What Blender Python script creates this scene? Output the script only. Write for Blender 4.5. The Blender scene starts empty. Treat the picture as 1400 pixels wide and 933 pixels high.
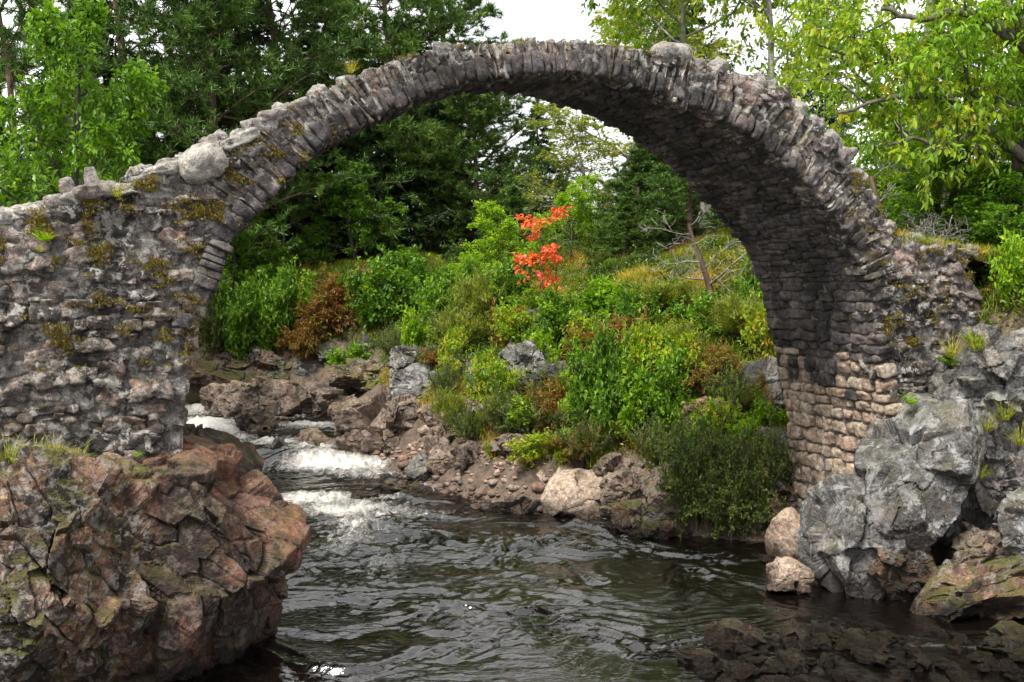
import bpy, math, random, zlib
import numpy as np

# ------------------------------------------------------------------ scene, camera, light
sc = bpy.context.scene
col = sc.collection
R = math.radians
FPX, EYE, HZ = 1361.0, 4.5, 400.0        # focal length in photo pixels, eye height (m), horizon row

cam_d = bpy.data.cameras.new('camera')
cam_d.sensor_width = 36.0
cam_d.sensor_fit = 'HORIZONTAL'
cam_d.lens = 35.0
cam_d.shift_y = -66.5 / 1400
cam_d.clip_end = 3000
cam = bpy.data.objects.new('camera', cam_d)
cam.location = (0, 0, EYE)
cam.rotation_euler = (R(90), 0, 0)
col.objects.link(cam)
sc.camera = cam

SUN_EL, SUN_AZ = 56.0, -38.0              # azimuth: degrees from behind the camera, towards the left
world = bpy.data.worlds.new('World')
sc.world = world
world.use_nodes = True
nt = world.node_tree
bg = nt.nodes['Background']
sky = nt.nodes.new('ShaderNodeTexSky')
sky.sky_type = 'NISHITA'
sky.sun_disc = False
sky.sun_elevation = R(SUN_EL)
sky.sun_rotation = R(180 + 38)
sky.dust_density = 4.0
sky.air_density = 1.0
sky.altitude = 200
# an overcast sky: the cloud sheet takes the blue out of the Nishita sky and evens it
cl = nt.nodes.new('ShaderNodeMix')
cl.data_type = 'RGBA'
cl.inputs['Factor'].default_value = 0.86
tc = nt.nodes.new('ShaderNodeTexCoord')
cn = nt.nodes.new('ShaderNodeTexNoise')
cn.inputs['Scale'].default_value = 2.2
cn.inputs['Detail'].default_value = 6
cr = nt.nodes.new('ShaderNodeValToRGB')
cr.color_ramp.elements[0].position = 0.35
cr.color_ramp.elements[0].color = (5.6, 5.6, 5.7, 1)
cr.color_ramp.elements[1].position = 0.65
cr.color_ramp.elements[1].color = (10.5, 10.3, 10.0, 1)
nt.links.new(tc.outputs['Generated'], cn.inputs['Vector'])
nt.links.new(cn.outputs['Fac'], cr.inputs['Fac'])
nt.links.new(sky.outputs['Color'], cl.inputs[6])
nt.links.new(cr.outputs['Color'], cl.inputs[7])
nt.links.new(cl.outputs[2], bg.inputs['Color'])
bg.inputs['Strength'].default_value = 0.05

sun_d = bpy.data.lights.new('sun', 'SUN')
sun_d.energy = 1.5
sun_d.angle = R(14)
sun_d.color = (1.0, 0.96, 0.9)
sun = bpy.data.objects.new('sun', sun_d)
sun.rotation_euler = (R(90 - SUN_EL), 0, R(SUN_AZ))
sun.location = (-20, -20, 40)
col.objects.link(sun)

sc.view_settings.view_transform = 'Standard'
sc.view_settings.look = 'None'
sc.view_settings.exposure = 2.2
sc.view_settings.gamma = 1.0
sc.render.engine = 'CYCLES'
sc.cycles.max_bounces = 5
sc.cycles.diffuse_bounces = 2
sc.cycles.glossy_bounces = 3
sc.cycles.transmission_bounces = 3
sc.cycles.transparent_max_bounces = 4
sc.cycles.use_denoising = True
sc.cycles.caustics_reflective = False
sc.cycles.caustics_refractive = False


def at(px, py, Y):
    """photo pixel + distance from the camera -> world point"""
    return np.array([(px - 700) / FPX * Y, Y, EYE - (py - HZ) / FPX * Y])


# ------------------------------------------------------------------ numpy noise
def _h(ix, iy, iz, seed):
    n = (ix.astype(np.int64) * 374761393 + iy.astype(np.int64) * 668265263 + iz.astype(np.int64) * 2147483647 + seed * 974634777) & 0xFFFFFFFF
    n = ((n ^ (n >> 13)) * 1274126177) & 0xFFFFFFFF
    n = ((n ^ (n >> 16)) * 2246822519) & 0xFFFFFFFF
    return (n ^ (n >> 15)) & 0xFFFFFFFF


_G = np.array([[1, 1, 0], [-1, 1, 0], [1, -1, 0], [-1, -1, 0], [1, 0, 1], [-1, 0, 1], [1, 0, -1], [-1, 0, -1],
               [0, 1, 1], [0, -1, 1], [0, 1, -1], [0, -1, -1]], float)


def perlin(p, seed=0):
    p = np.asarray(p, float)
    i = np.floor(p).astype(np.int64)
    f = p - i
    w = f * f * f * (f * (f * 6 - 15) + 10)
    out = np.zeros(len(p))
    for dx in (0, 1):
        wx = w[:, 0] if dx else 1 - w[:, 0]
        for dy in (0, 1):
            wy = w[:, 1] if dy else 1 - w[:, 1]
            for dz in (0, 1):
                wz = w[:, 2] if dz else 1 - w[:, 2]
                g = _G[_h(i[:, 0] + dx, i[:, 1] + dy, i[:, 2] + dz, seed) % 12]
                out += wx * wy * wz * (g[:, 0] * (f[:, 0] - dx) + g[:, 1] * (f[:, 1] - dy) + g[:, 2] * (f[:, 2] - dz))
    return out


def fbm(p, octv=4, seed=0, gain=0.5, ridge=False):
    p = np.asarray(p, float)
    a, s, tot = 1.0, np.zeros(len(p)), 0
    for o in range(octv):
        n = perlin(p * (2.03 ** o) + o * 17.3, seed + o)
        if ridge:
            n = 0.5 - np.abs(n) * 1.6
        s += a * n
        tot += a
        a *= gain
    return s / tot


def worley(p, seed=0, box=0.0):
    """F1, F2, random id (3) and offset from the nearest point"""
    p = np.asarray(p, float)
    i = np.floor(p).astype(np.int64)
    N = len(p)
    f1 = np.full(N, 9.0)
    f2 = np.full(N, 9.0)
    rid = np.zeros((N, 3))
    off = np.zeros((N, 3))
    for dx in (-1, 0, 1):
        for dy in (-1, 0, 1):
            for dz in (-1, 0, 1):
                c = i + np.array([dx, dy, dz])
                hh = [_h(c[:, 0], c[:, 1], c[:, 2], seed + k) / 4294967295.0 for k in range(3)]
                q = c + np.stack(hh, 1)
                d = p - q
                dd = np.sqrt((d * d).sum(1)) * (1 - box) + np.abs(d).max(1) * box
                m = dd < f1
                f2 = np.where(m, f1, np.minimum(f2, dd))
                f1 = np.where(m, dd, f1)
                off[m] = d[m]
                hv = [_h(c[:, 0], c[:, 1], c[:, 2], seed + 11 + k) / 4294967295.0 for k in range(3)]
                rid[m] = np.stack(hv, 1)[m]
    return f1, f2, rid, off


def sstep(a, b, x):
    t = np.clip((x - a) / (b - a), 0, 1)
    return t * t * (3 - 2 * t)


def nrm(v):
    return v / np.maximum(np.linalg.norm(v, axis=-1, keepdims=True), 1e-9)


# ------------------------------------------------------------------ mesh building
def mesh(name, V, F, mat, attrs=None, smooth=True):
    """F: one (n,3)/(n,4) array or a list of them"""
    if not isinstance(F, (list, tuple)):
        F = [F]
    F = [np.asarray(f, np.int32) for f in F if len(f)]
    me = bpy.data.meshes.new(name)
    V = np.asarray(V, np.float32)
    me.vertices.add(len(V))
    me.vertices.foreach_set('co', V.ravel())
    nl = sum(f.size for f in F)
    npol = sum(len(f) for f in F)
    me.loops.add(nl)
    me.loops.foreach_set('vertex_index', np.concatenate([f.ravel() for f in F]))
    me.polygons.add(npol)
    tot = np.concatenate([np.full(len(f), f.shape[1], np.int32) for f in F])
    st = np.concatenate([[0], np.cumsum(tot)[:-1]]).astype(np.int32)
    me.polygons.foreach_set('loop_start', st)
    me.polygons.foreach_set('loop_total', tot)
    me.polygons.foreach_set('use_smooth', np.full(npol, smooth, bool))
    for k, a in (attrs or {}).items():
        at_ = me.attributes.new(k, 'FLOAT', 'POINT')
        at_.data.foreach_set('value', np.asarray(a, np.float32))
    me.update(calc_edges=True)
    me.validate()
    if mat is not None:
        me.materials.append(mat)
    return me


def obj(name, me, parent=None, loc=None):
    o = bpy.data.objects.new(name, me)
    col.objects.link(o)
    if parent is not None:
        o.parent = parent
    if loc is not None:
        o.location = loc
    return o


def tag(o, label=None, cat=None, group=None, kind=None):
    if label: o['label'] = label
    if cat: o['category'] = cat
    if group: o['group'] = group
    if kind: o['kind'] = kind
    return o


def empty(name, loc=(0, 0, 0), rz=0.0):
    o = bpy.data.objects.new(name, None)
    col.objects.link(o)
    o.location = loc
    o.rotation_euler = (0, 0, rz)
    return o


def copy_tree(o):
    c = o.copy()
    col.objects.link(c)
    for ch in list(o.children):
        d = ch.copy()
        col.objects.link(d)
        d.parent = c
        for g in list(ch.children):
            e = g.copy()
            col.objects.link(e)
            e.parent = d
    return c


def join(parts):
    """[(V, F, attrdict)] -> one V, F list, attrs (all F arrays of the same width are kept apart)"""
    Vs, Fs, A, n = [], [], {}, 0
    for V, F, a in parts:
        Vs.append(V)
        for f in (F if isinstance(F, list) else [F]):
            Fs.append(np.asarray(f) + n)
        for k, v in a.items():
            A.setdefault(k, []).append(np.broadcast_to(v, len(V)))
        n += len(V)
    return np.concatenate(Vs), Fs, {k: np.concatenate(v) for k, v in A.items()}


_cube = {}


def cube_template(n):
    """welded subdivided cube surface in [-1,1]^3"""
    if n in _cube:
        return _cube[n]
    g = np.linspace(-1, 1, n + 1)
    a, b = np.meshgrid(g, g, indexing='ij')
    a, b = a.ravel(), b.ravel()
    V, F = [], []
    idx = np.arange((n + 1) ** 2).reshape(n + 1, n + 1)
    q = np.stack([idx[:-1, :-1], idx[1:, :-1], idx[1:, 1:], idx[:-1, 1:]], -1).reshape(-1, 4)
    base = 0
    for ax in range(3):
        for s in (-1, 1):
            p = np.zeros((len(a), 3))
            p[:, ax] = s
            p[:, (ax + 1) % 3] = a
            p[:, (ax + 2) % 3] = b
            V.append(p)
            F.append((q if s > 0 else q[:, ::-1]) + base)
            base += len(a)
    V = np.concatenate(V)
    F = np.concatenate(F)
    key = np.round(V * 1000).astype(np.int64)
    _, first, inv = np.unique(key, axis=0, return_index=True, return_inverse=True)
    V = V[first]
    F = inv.reshape(-1)[F]
    _cube[n] = (V, F)
    return V, F


def blocks(C, B, Hs, rng, n=6, k=(5, 9), amp=0.12, freq=3.0, taper=0.18, seed=1):
    """many rounded rough stones: centres C (N,3), axes B (N,3,3) in rows, half sizes Hs (N,3)"""
    C = np.asarray(C, float); B = np.asarray(B, float); Hs = np.asarray(Hs, float)
    T, F = cube_template(n)
    N, M = len(C), len(T)
    kk = rng.uniform(k[0], k[1], N)[:, None]
    Tn = (np.abs(T)[None] ** kk[..., None]).sum(-1) ** (1 / kk)
    P = T[None] / Tn[..., None]
    tp = rng.normal(0, taper, (N, 6))
    P = P.copy()
    P[..., 0] *= 1 + tp[:, 0:1] * P[..., 2] + tp[:, 1:2] * P[..., 1]
    P[..., 1] *= 1 + tp[:, 2:3] * P[..., 0]
    P[..., 2] *= 1 + tp[:, 3:4] * P[..., 0] + 0.5 * tp[:, 4:5] * P[..., 1]
    W = np.einsum('nmi,nij->nmj', P * Hs[:, None], B) + C[:, None]
    flat = W.reshape(-1, 3)
    sz = np.repeat(Hs.min(1), M)
    off = np.repeat(rng.uniform(-50, 50, (N, 3)), M, 0)
    d = fbm(flat * freq + off, 4, seed, 0.6)
    d2 = fbm(flat * freq * 2.3 + off, 3, seed + 9, 0.55, ridge=True)
    dirn = nrm(flat - np.repeat(C, M, 0))
    flat = flat + dirn * ((d * 1.9 + d2 * 0.5) * amp * 2 * np.minimum(sz, 0.16) / 0.16 * 0.35)[:, None]
    Fa = (F[None] + (np.arange(N) * M)[:, None, None]).reshape(-1, 4)
    return flat, Fa, {'rnd': np.repeat(rng.uniform(0, 1, N), M)}


def grid_faces(nu, nv, mask=None):
    idx = np.arange(nu * nv).reshape(nu, nv)
    q = np.stack([idx[:-1, :-1], idx[1:, :-1], idx[1:, 1:], idx[:-1, 1:]], -1).reshape(-1, 4)
    if mask is not None:
        q = q[mask.ravel()[q].all(1)]
    return q


# ------------------------------------------------------------------ materials
class NT:
    def __init__(s, name):
        s.m = bpy.data.materials.new(name)
        s.m.use_nodes = True
        s.t = s.m.node_tree
        s.b = s.t.nodes['Principled BSDF']
        s.out = s.t.nodes['Material Output']

    def n(s, typ, **kw):
        x = s.t.nodes.new('ShaderNode' + typ)
        for k, v in kw.items():
            setattr(x, k, v)
        return x

    def l(s, a, b):
        s.t.links.new(a, b)

    def noise(s, vec, scale, detail=5, rough=0.6, dist=0.0):
        x = s.n('TexNoise')
        x.inputs['Scale'].default_value = scale
        x.inputs['Detail'].default_value = detail
        x.inputs['Roughness'].default_value = rough
        x.inputs['Distortion'].default_value = dist
        if vec is not None:
            s.l(vec, x.inputs['Vector'])
        return x.outputs['Fac']

    def ramp(s, fac, stops, interp='LINEAR'):
        x = s.n('ValToRGB')
        x.color_ramp.interpolation = interp
        e = x.color_ramp.elements
        while len(e) < len(stops):
            e.new(0.5)
        for el, (p, c) in zip(e, stops):
            el.position = p
            el.color = (c, c, c, 1) if isinstance(c, (int, float)) else (*c, 1)
        s.l(fac, x.inputs['Fac'])
        return x.outputs['Color']

    def mix(s, fac, a, b, mode='MIX'):
        x = s.n('Mix', data_type='RGBA', blend_type=mode)
        for sock, v in ((x.inputs[0], fac), (x.inputs[6], a), (x.inputs[7], b)):
            if isinstance(v, (int, float)):
                sock.default_value = v if sock.type == 'VALUE' else (v, v, v, 1)
            elif isinstance(v, tuple):
                sock.default_value = (*v, 1)
            else:
                s.l(v, sock)
        return x.outputs[2]

    def math(s, op, a, b=None, clamp=False):
        x = s.n('Math', operation=op, use_clamp=clamp)
        for i, v in enumerate((a, b)):
            if v is None: continue
            if isinstance(v, (int, float)):
                x.inputs[i].default_value = v
            else:
                s.l(v, x.inputs[i])
        return x.outputs[0]

    def mapping(s, vec, scale):
        x = s.n('Mapping')
        x.inputs['Scale'].default_value = scale
        s.l(vec, x.inputs['Vector'])
        return x.outputs[0]

    def attr(s, name):
        return s.n('Attribute', attribute_name=name).outputs['Fac']


def stone_mat(name, cols, lichen=0.5, lcol=(0.52, 0.50, 0.46), stain=0.5, moss=0.3, mcol=(0.05, 0.055, 0.008), wet=False,
              lscale=7.0, lcut=(.515, .55), bump=1.0, rough=0.85, yellow=0.0, strat=None):
    m = NT(name)
    tco = m.n('TexCoord').outputs['Object']
    va = m.n('VectorMath', operation='ADD')
    m.l(tco, va.inputs[0])
    m.l(m.n('ObjectInfo').outputs['Location'], va.inputs[1])
    tcn = va.outputs[0]
    geo = m.n('NewGeometry')
    n = len(cols)
    stops = [(i / max(n - 1, 1), c) for i, c in enumerate(cols)]
    f = m.math('ADD', m.attr('rnd'), m.math('MULTIPLY', m.math('SUBTRACT', m.noise(tcn, 2.6, 6), 0.5), 0.9))
    c = m.ramp(f, stops)
    # mineral mottling
    c = m.mix(1.0, c, m.ramp(m.noise(tcn, 11, 8, 0.72), [(0.33, 0.28), (0.5, 0.9), (0.68, 1.75)]), 'MULTIPLY')
    c = m.mix(1.0, c, m.ramp(m.noise(tcn, 70, 3, 0.7), [(0.34, 0.45), (0.66, 1.5)]), 'MULTIPLY')
    if strat:
        sv = m.mapping(tcn, strat)
        c = m.mix(1.0, c, m.ramp(m.noise(sv, 3.0, 7, 0.7), [(0.35, 0.45), (0.62, 1.35)]), 'MULTIPLY')
    if stain > 0:
        st = m.noise(m.mapping(tcn, (1, 1, 0.45)), 1.1, 7, 0.62)
        c = m.mix(m.math('MULTIPLY', m.ramp(st, [(0.46, 0.0), (0.55, 1.0)]), stain), c, (0.014, 0.012, 0.011))
    up = m.n('SeparateXYZ')
    m.l(geo.outputs['Normal'], up.inputs[0])
    if yellow > 0:
        yn = m.ramp(m.noise(tcn, 3.1, 8, 0.7), [(0.55, 0.0), (0.66, 1.0)])
        c = m.mix(m.math('MULTIPLY', yn, yellow), c, (0.19, 0.10, 0.02))
    if lichen > 0:
        l1 = m.ramp(m.noise(tcn, lscale, 9, 0.74, 0.4), [(lcut[0], 0.0), (lcut[1], 1.0)])
        l2 = m.ramp(m.noise(tcn, 1.7, 4), [(0.33, 0.0), (0.50, 1.0)])
        lc = m.mix(m.noise(tcn, 40, 4), lcol, tuple(x * 0.55 for x in lcol))
        c = m.mix(m.math('MULTIPLY', m.math('MULTIPLY', l1, l2), lichen), c, lc)
    if moss > 0:
        a = m.math('ADD', m.math('MULTIPLY', up.outputs['Z'], 0.30), m.noise(tcn, 2.3, 8, 0.68))
        mm = m.ramp(a, [(0.66, 0.0), (0.74, 1.0)])
        mc = m.mix(m.noise(tcn, 9, 5), mcol, tuple(min(1, x * y) for x, y in zip(mcol, (2.6, 2.3, 1.6))))
        c = m.mix(m.math('MULTIPLY', mm, moss), c, mc)
    m.b.inputs['Roughness'].default_value = rough
    if wet:
        ps = m.n('SeparateXYZ')
        m.l(geo.outputs['Position'], ps.inputs[0])
        wz = m.math('SUBTRACT', ps.outputs['Z'], m.math('MULTIPLY', m.noise(tcn, 3, 5), 0.5))
        mr = m.n('MapRange')
        mr.inputs['From Min'].default_value = -0.12
        mr.inputs['From Max'].default_value = 0.16
        m.l(wz, mr.inputs['Value'])
        wf = mr.outputs[0]
        c = m.mix(wf, m.mix(1.0, c, (0.22, 0.20, 0.19), 'MULTIPLY'), c)
        m.l(m.ramp(wf, [(0, 0.3), (1, rough)]), m.b.inputs['Roughness'])
    m.l(c, m.b.inputs['Base Color'])
    m.b.inputs['Specular IOR Level'].default_value = 0.35
    h = m.math('ADD', m.math('MULTIPLY', m.noise(tcn, 13, 8, 0.7), 1.0), m.math('MULTIPLY', m.noise(tcn, 45, 5, 0.7), 0.35))
    bp = m.n('Bump')
    bp.inputs['Strength'].default_value = 0.9 * bump
    bp.inputs['Distance'].default_value = 0.07
    m.l(h, bp.inputs['Height'])
    m.l(bp.outputs[0], m.b.inputs['Normal'])
    return m.m


def leaf_mat(name, cols, trans=0.35, rough=0.45, spread=0.25):
    m = NT(name)
    oi = m.n('ObjectInfo').outputs['Random']
    f = m.math('ADD', m.attr('tint'), m.math('MULTIPLY', m.math('SUBTRACT', oi, 0.5), spread), clamp=True)
    n = len(cols)
    c = m.ramp(f, [(i / max(n - 1, 1), (min(k[0] * 1.42, .7), min(k[1] * 1.26, .5), k[2] * .85)) for i, k in enumerate(cols)])
    m.l(c, m.b.inputs['Base Color'])
    m.b.inputs['Roughness'].default_value = rough
    m.b.inputs['Specular IOR Level'].default_value = 0.3
    tr = m.n('BsdfTranslucent')
    m.l(m.mix(1.0, c, (1.5, 1.6, 0.8), 'MULTIPLY'), tr.inputs['Color'])
    ms = m.n('MixShader')
    ms.inputs[0].default_value = trans
    m.l(m.b.outputs[0], ms.inputs[1])
    m.l(tr.outputs[0], ms.inputs[2])
    m.l(ms.outputs[0], m.out.inputs['Surface'])
    return m.m


def bark_mat(name, c0, c1, scale=6.0):
    m = NT(name)
    tcn = m.n('TexCoord').outputs['Object']
    v = m.mapping(tcn, (1, 1, 0.3))
    n1 = m.noise(v, scale, 7, 0.7)
    m.l(m.ramp(n1, [(0.35, c0), (0.68, c1)]), m.b.inputs['Base Color'])
    m.b.inputs['Roughness'].default_value = 0.9
    bp = m.n('Bump')
    bp.inputs['Strength'].default_value = 0.8
    bp.inputs['Distance'].default_value = 0.03
    m.l(m.noise(v, scale * 3, 6, 0.7), bp.inputs['Height'])
    m.l(bp.outputs[0], m.b.inputs['Normal'])
    return m.m


M_ring = stone_mat('schist', [(0.04, 0.034, 0.033), (0.18, 0.142, 0.12), (0.30, 0.235, 0.19), (0.08, 0.067, 0.063), (0.40, 0.34, 0.275)],
                   lichen=0.85, stain=0.6, moss=0.5, yellow=0.35, strat=(3, 3, 5))
M_rubble = stone_mat('rubble', [(0.06, 0.052, 0.05), (0.24, 0.19, 0.16), (0.04, 0.036, 0.038), (0.30, 0.215, 0.18), (0.13, 0.11, 0.10), (0.40, 0.34, 0.28)],
                     lichen=0.85, stain=0.8, moss=0.4, mcol=(0.035, 0.03, 0.006), yellow=0.3)
M_mortar = stone_mat('mortar', [(0.05, 0.045, 0.043), (0.15, 0.135, 0.125), (0.09, 0.08, 0.075)], lichen=0.7, stain=0.8, moss=0.4,
                     mcol=(0.04, 0.032, 0.006), bump=1.4)
M_vault = stone_mat('shaded_vault_stone', [(0.045, 0.040, 0.044), (0.10, 0.085, 0.09), (0.15, 0.12, 0.11), (0.07, 0.06, 0.068), (0.18, 0.155, 0.135)],
                    lichen=0.15, stain=0.75, moss=0.15, yellow=0.12)  # colours lowered: the underside's shade is partly put into the stone
M_granite = stone_mat('pale_granite', [(0.38, 0.29, 0.21), (0.47, 0.37, 0.27), (0.36, 0.24, 0.18), (0.52, 0.44, 0.34)],
                      lichen=0.3, stain=0.25, moss=0.1, lcol=(0.55, 0.5, 0.42))
M_cope = stone_mat('coping', [(0.20, 0.19, 0.18), (0.32, 0.30, 0.28), (0.25, 0.205, 0.185), (0.38, 0.36, 0.32)], lichen=0.5, stain=0.25, moss=0.25,
                   yellow=0.3)
M_red = stone_mat('red_granite', [(0.12, 0.056, 0.037), (0.21, 0.10, 0.064), (0.075, 0.042, 0.032), (0.27, 0.15, 0.10), (0.15, 0.095, 0.07)],
                  lichen=0.3, stain=0.85, moss=0.25, wet=True, lcol=(0.36, 0.3, 0.26))
M_dark = stone_mat('mossy_granite', [(0.12, 0.065, 0.042), (0.23, 0.13, 0.085), (0.07, 0.045, 0.035), (0.30, 0.175, 0.115), (0.16, 0.105, 0.08)],
                   lichen=0.45, stain=0.9, moss=0.75, mcol=(0.045, 0.05, 0.008), wet=True, yellow=0.25)
M_grey = stone_mat('grey_rock', [(0.085, 0.082, 0.08), (0.20, 0.193, 0.185), (0.13, 0.122, 0.117), (0.28, 0.25, 0.22)], lichen=0.75,
                   lcol=(0.46, 0.46, 0.45), lscale=2.8, lcut=(.53, .57), stain=0.5, moss=0.25, wet=True, yellow=0.2)
M_brown = stone_mat('brown_rock', [(0.12, 0.08, 0.06), (0.24, 0.165, 0.13), (0.16, 0.115, 0.09), (0.31, 0.22, 0.18)], lichen=0.3, stain=0.5,
                    moss=0.3, wet=True, yellow=0.2)
M_tan = stone_mat('tan_rock', [(0.36, 0.26, 0.19), (0.42, 0.32, 0.24), (0.32, 0.24, 0.18)], lichen=0.25, stain=0.12, moss=0.15, wet=True, bump=0.7)
M_wetrock = stone_mat('wet_rock', [(0.025, 0.017, 0.013), (0.10, 0.045, 0.028), (0.045, 0.035, 0.027), (0.14, 0.075, 0.05)], lichen=0.3, stain=0.6, moss=0.4, yellow=.3,
                      wet=True, mcol=(0.05, 0.05, 0.01), rough=0.38)


# ------------------------------------------------------------------ river and terrain
RS = [(12.5, 3), (11, 9), (9.8, 12), (8.2, 14.0), (6.5, 15.7), (5.3, 16.8), (4.6, 17.9), (2.9, 18.6), (1.5, 19.9), (-0.2, 20.5), (-1.4, 22), (-2.7, 24),
      (-3.9, 27), (-4.7, 30), (-5.2, 34), (-6.5, 36.2), (-10, 37.5), (-16, 38.5), (-40, 42)]
LS = [(-9, 3), (-5.6, 9), (-3.9, 11.5), (-3.5, 13), (-4.4, 16), (-6, 20), (-8, 24), (-10.4, 27.5), (-13, 30), (-18, 31.5), (-40, 34)]
POLY = np.array(RS + LS[::-1], float)


def river_dist(x, y):
    """metres from the river's edge, negative in the water"""
    p = np.stack([np.ravel(x), np.ravel(y)], 1)
    best = np.full(len(p), 1e9)
    ins = np.zeros(len(p), bool)
    n = len(POLY)
    for i in range(n):
        a, b = POLY[i], POLY[(i + 1) % n]
        ab = b - a
        t = np.clip(((p - a) @ ab) / (ab @ ab), 0, 1)
        best = np.minimum(best, np.linalg.norm(p - a - t[:, None] * ab, axis=1))
        cond = (a[1] > p[:, 1]) != (b[1] > p[:, 1])
        with np.errstate(divide='ignore', invalid='ignore'):
            xi = (b[0] - a[0]) * (p[:, 1] - a[1]) / (b[1] - a[1] + 1e-12) + a[0]
        ins ^= cond & (p[:, 0] < xi)
    return np.where(ins, -best, best)


def water_z(x, y):
    return np.interp(np.ravel(y) + 0.12 * np.sin(np.ravel(x) * 2.1), [0, 19.6, 21.6, 24.6, 25.3, 26.4, 27.6, 29.0, 31, 60],
                     [0, 0, .09, .11, .50, .53, .84, .95, 1.12, 1.25])


def ground_z(x, y, rough=True):
    x = np.ravel(np.asarray(x, float)); y = np.ravel(np.asarray(y, float))
    d = river_dist(x, y)
    wz = water_z(x, y)
    dd = np.maximum(d, 0)
    cliff = sstep(5.8, 7.2, x) * sstep(23, 18, y)
    far = sstep(31, 37, y) * sstep(-2.5, -5, x)
    L = 5.2 - 4.4 * cliff - 1.8 * far
    z = wz + 4.9 * (1 - np.exp(-dd / L)) + 0.045 * np.minimum(dd, 80)
    z += 0.10 * np.minimum(np.maximum(dd - 60, 0), 220)
    if rough:
        p = np.stack([x, y, np.zeros_like(x)], 1)
        w = np.clip(dd / 1.5, 0, 1)
        z += w * (fbm(p * 0.35, 4, 3) * 1.1 + fbm(p * 1.6, 4, 5, ridge=True) * 0.30)
        z += np.clip(dd / .6, 0, 1) * fbm(p * 4.0, 3, 8, 0.6) * 0.12
    z = np.where(d < 0, wz - 0.75 * sstep(0.0, -1.4, d), z)
    return z


def ground_hit(px, py, ymin=9.0, ymax=90.0):
    Y = np.linspace(ymin, ymax, 2400)
    X = (px - 700) / FPX * Y
    Z = EYE - (py - HZ) / FPX * Y
    g = np.maximum(ground_z(X, Y), water_z(X, Y))
    k = np.argmax(Z <= g) if (Z <= g).any() else len(Y) - 1
    return np.array([X[k], Y[k], g[k]])


def axis(lo, hi, step, far, g=1.18):
    a = list(np.arange(lo, hi + step / 2, step))
    s = step
    while a[-1] < far:
        s *= g
        a.append(a[-1] + s)
    s = step
    b = [lo]
    while b[0] > -far:
        s *= g
        b.insert(0, b[0] - s)
    return np.array(b[:-1] + a)


gx = axis(-15, 13, 0.13, 900)
gy = axis(9, 42, 0.13, 900)
gy = gy[gy > 2]
XX, YY = np.meshgrid(gx, gy, indexing='ij')
ZZ = ground_z(XX, YY)
m = NT('earth')
tcn = m.n('TexCoord').outputs['Object']
geo = m.n('NewGeometry')
sep = m.n('SeparateXYZ'); m.l(geo.outputs['Normal'], sep.inputs[0])
n1 = m.noise(tcn, 1.3, 8, 0.7)
c = m.ramp(n1, [(0.3, (0.035, 0.022, 0.014)), (0.5, (0.09, 0.06, 0.035)), (0.7, (0.16, 0.12, 0.085))])
c = m.mix(1.0, c, m.ramp(m.noise(tcn, 14, 7, 0.7), [(0.3, 0.5), (0.7, 1.4)]), 'MULTIPLY')
g2 = m.ramp(m.math('ADD', m.noise(tcn, 0.9, 7, 0.65), m.math('MULTIPLY', sep.outputs['Z'], 0.25)), [(0.60, 0.0), (0.72, 1.0)])
c = m.mix(m.math('MULTIPLY', g2, 0.9), c, m.mix(m.noise(tcn, 5, 5), (0.03, 0.05, 0.008), (0.10, 0.11, 0.02)))
shore = m.ramp(m.math('ADD', m.attr('shore'), m.math('MULTIPLY', m.math('SUBTRACT', m.noise(tcn, 1.6, 6), .5), 1.6)), [(0.25, 1.0), (0.75, 0.0)])
c = m.mix(shore, c, m.ramp(m.noise(tcn, 4, 9, .75), [(0.35, (0.03, 0.022, 0.017)), (0.55, (0.12, 0.085, 0.06)), (0.7, (0.17, 0.125, 0.09))]))
m.l(c, m.b.inputs['Base Color'])
m.b.inputs['Roughness'].default_value = 0.95
bp = m.n('Bump'); bp.inputs['Strength'].default_value = 0.9; bp.inputs['Distance'].default_value = 0.06
m.l(m.noise(tcn, 9, 9, 0.7), bp.inputs['Height']); m.l(bp.outputs[0], m.b.inputs['Normal'])
M_earth = m.m
me = mesh('terrain', np.stack([XX.ravel(), YY.ravel(), ZZ], 1), grid_faces(len(gx), len(gy)), M_earth, {'shore': np.clip(river_dist(XX, YY) / 3.0, 0, 1)})
tag(obj('terrain', me), kind='structure')

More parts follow.
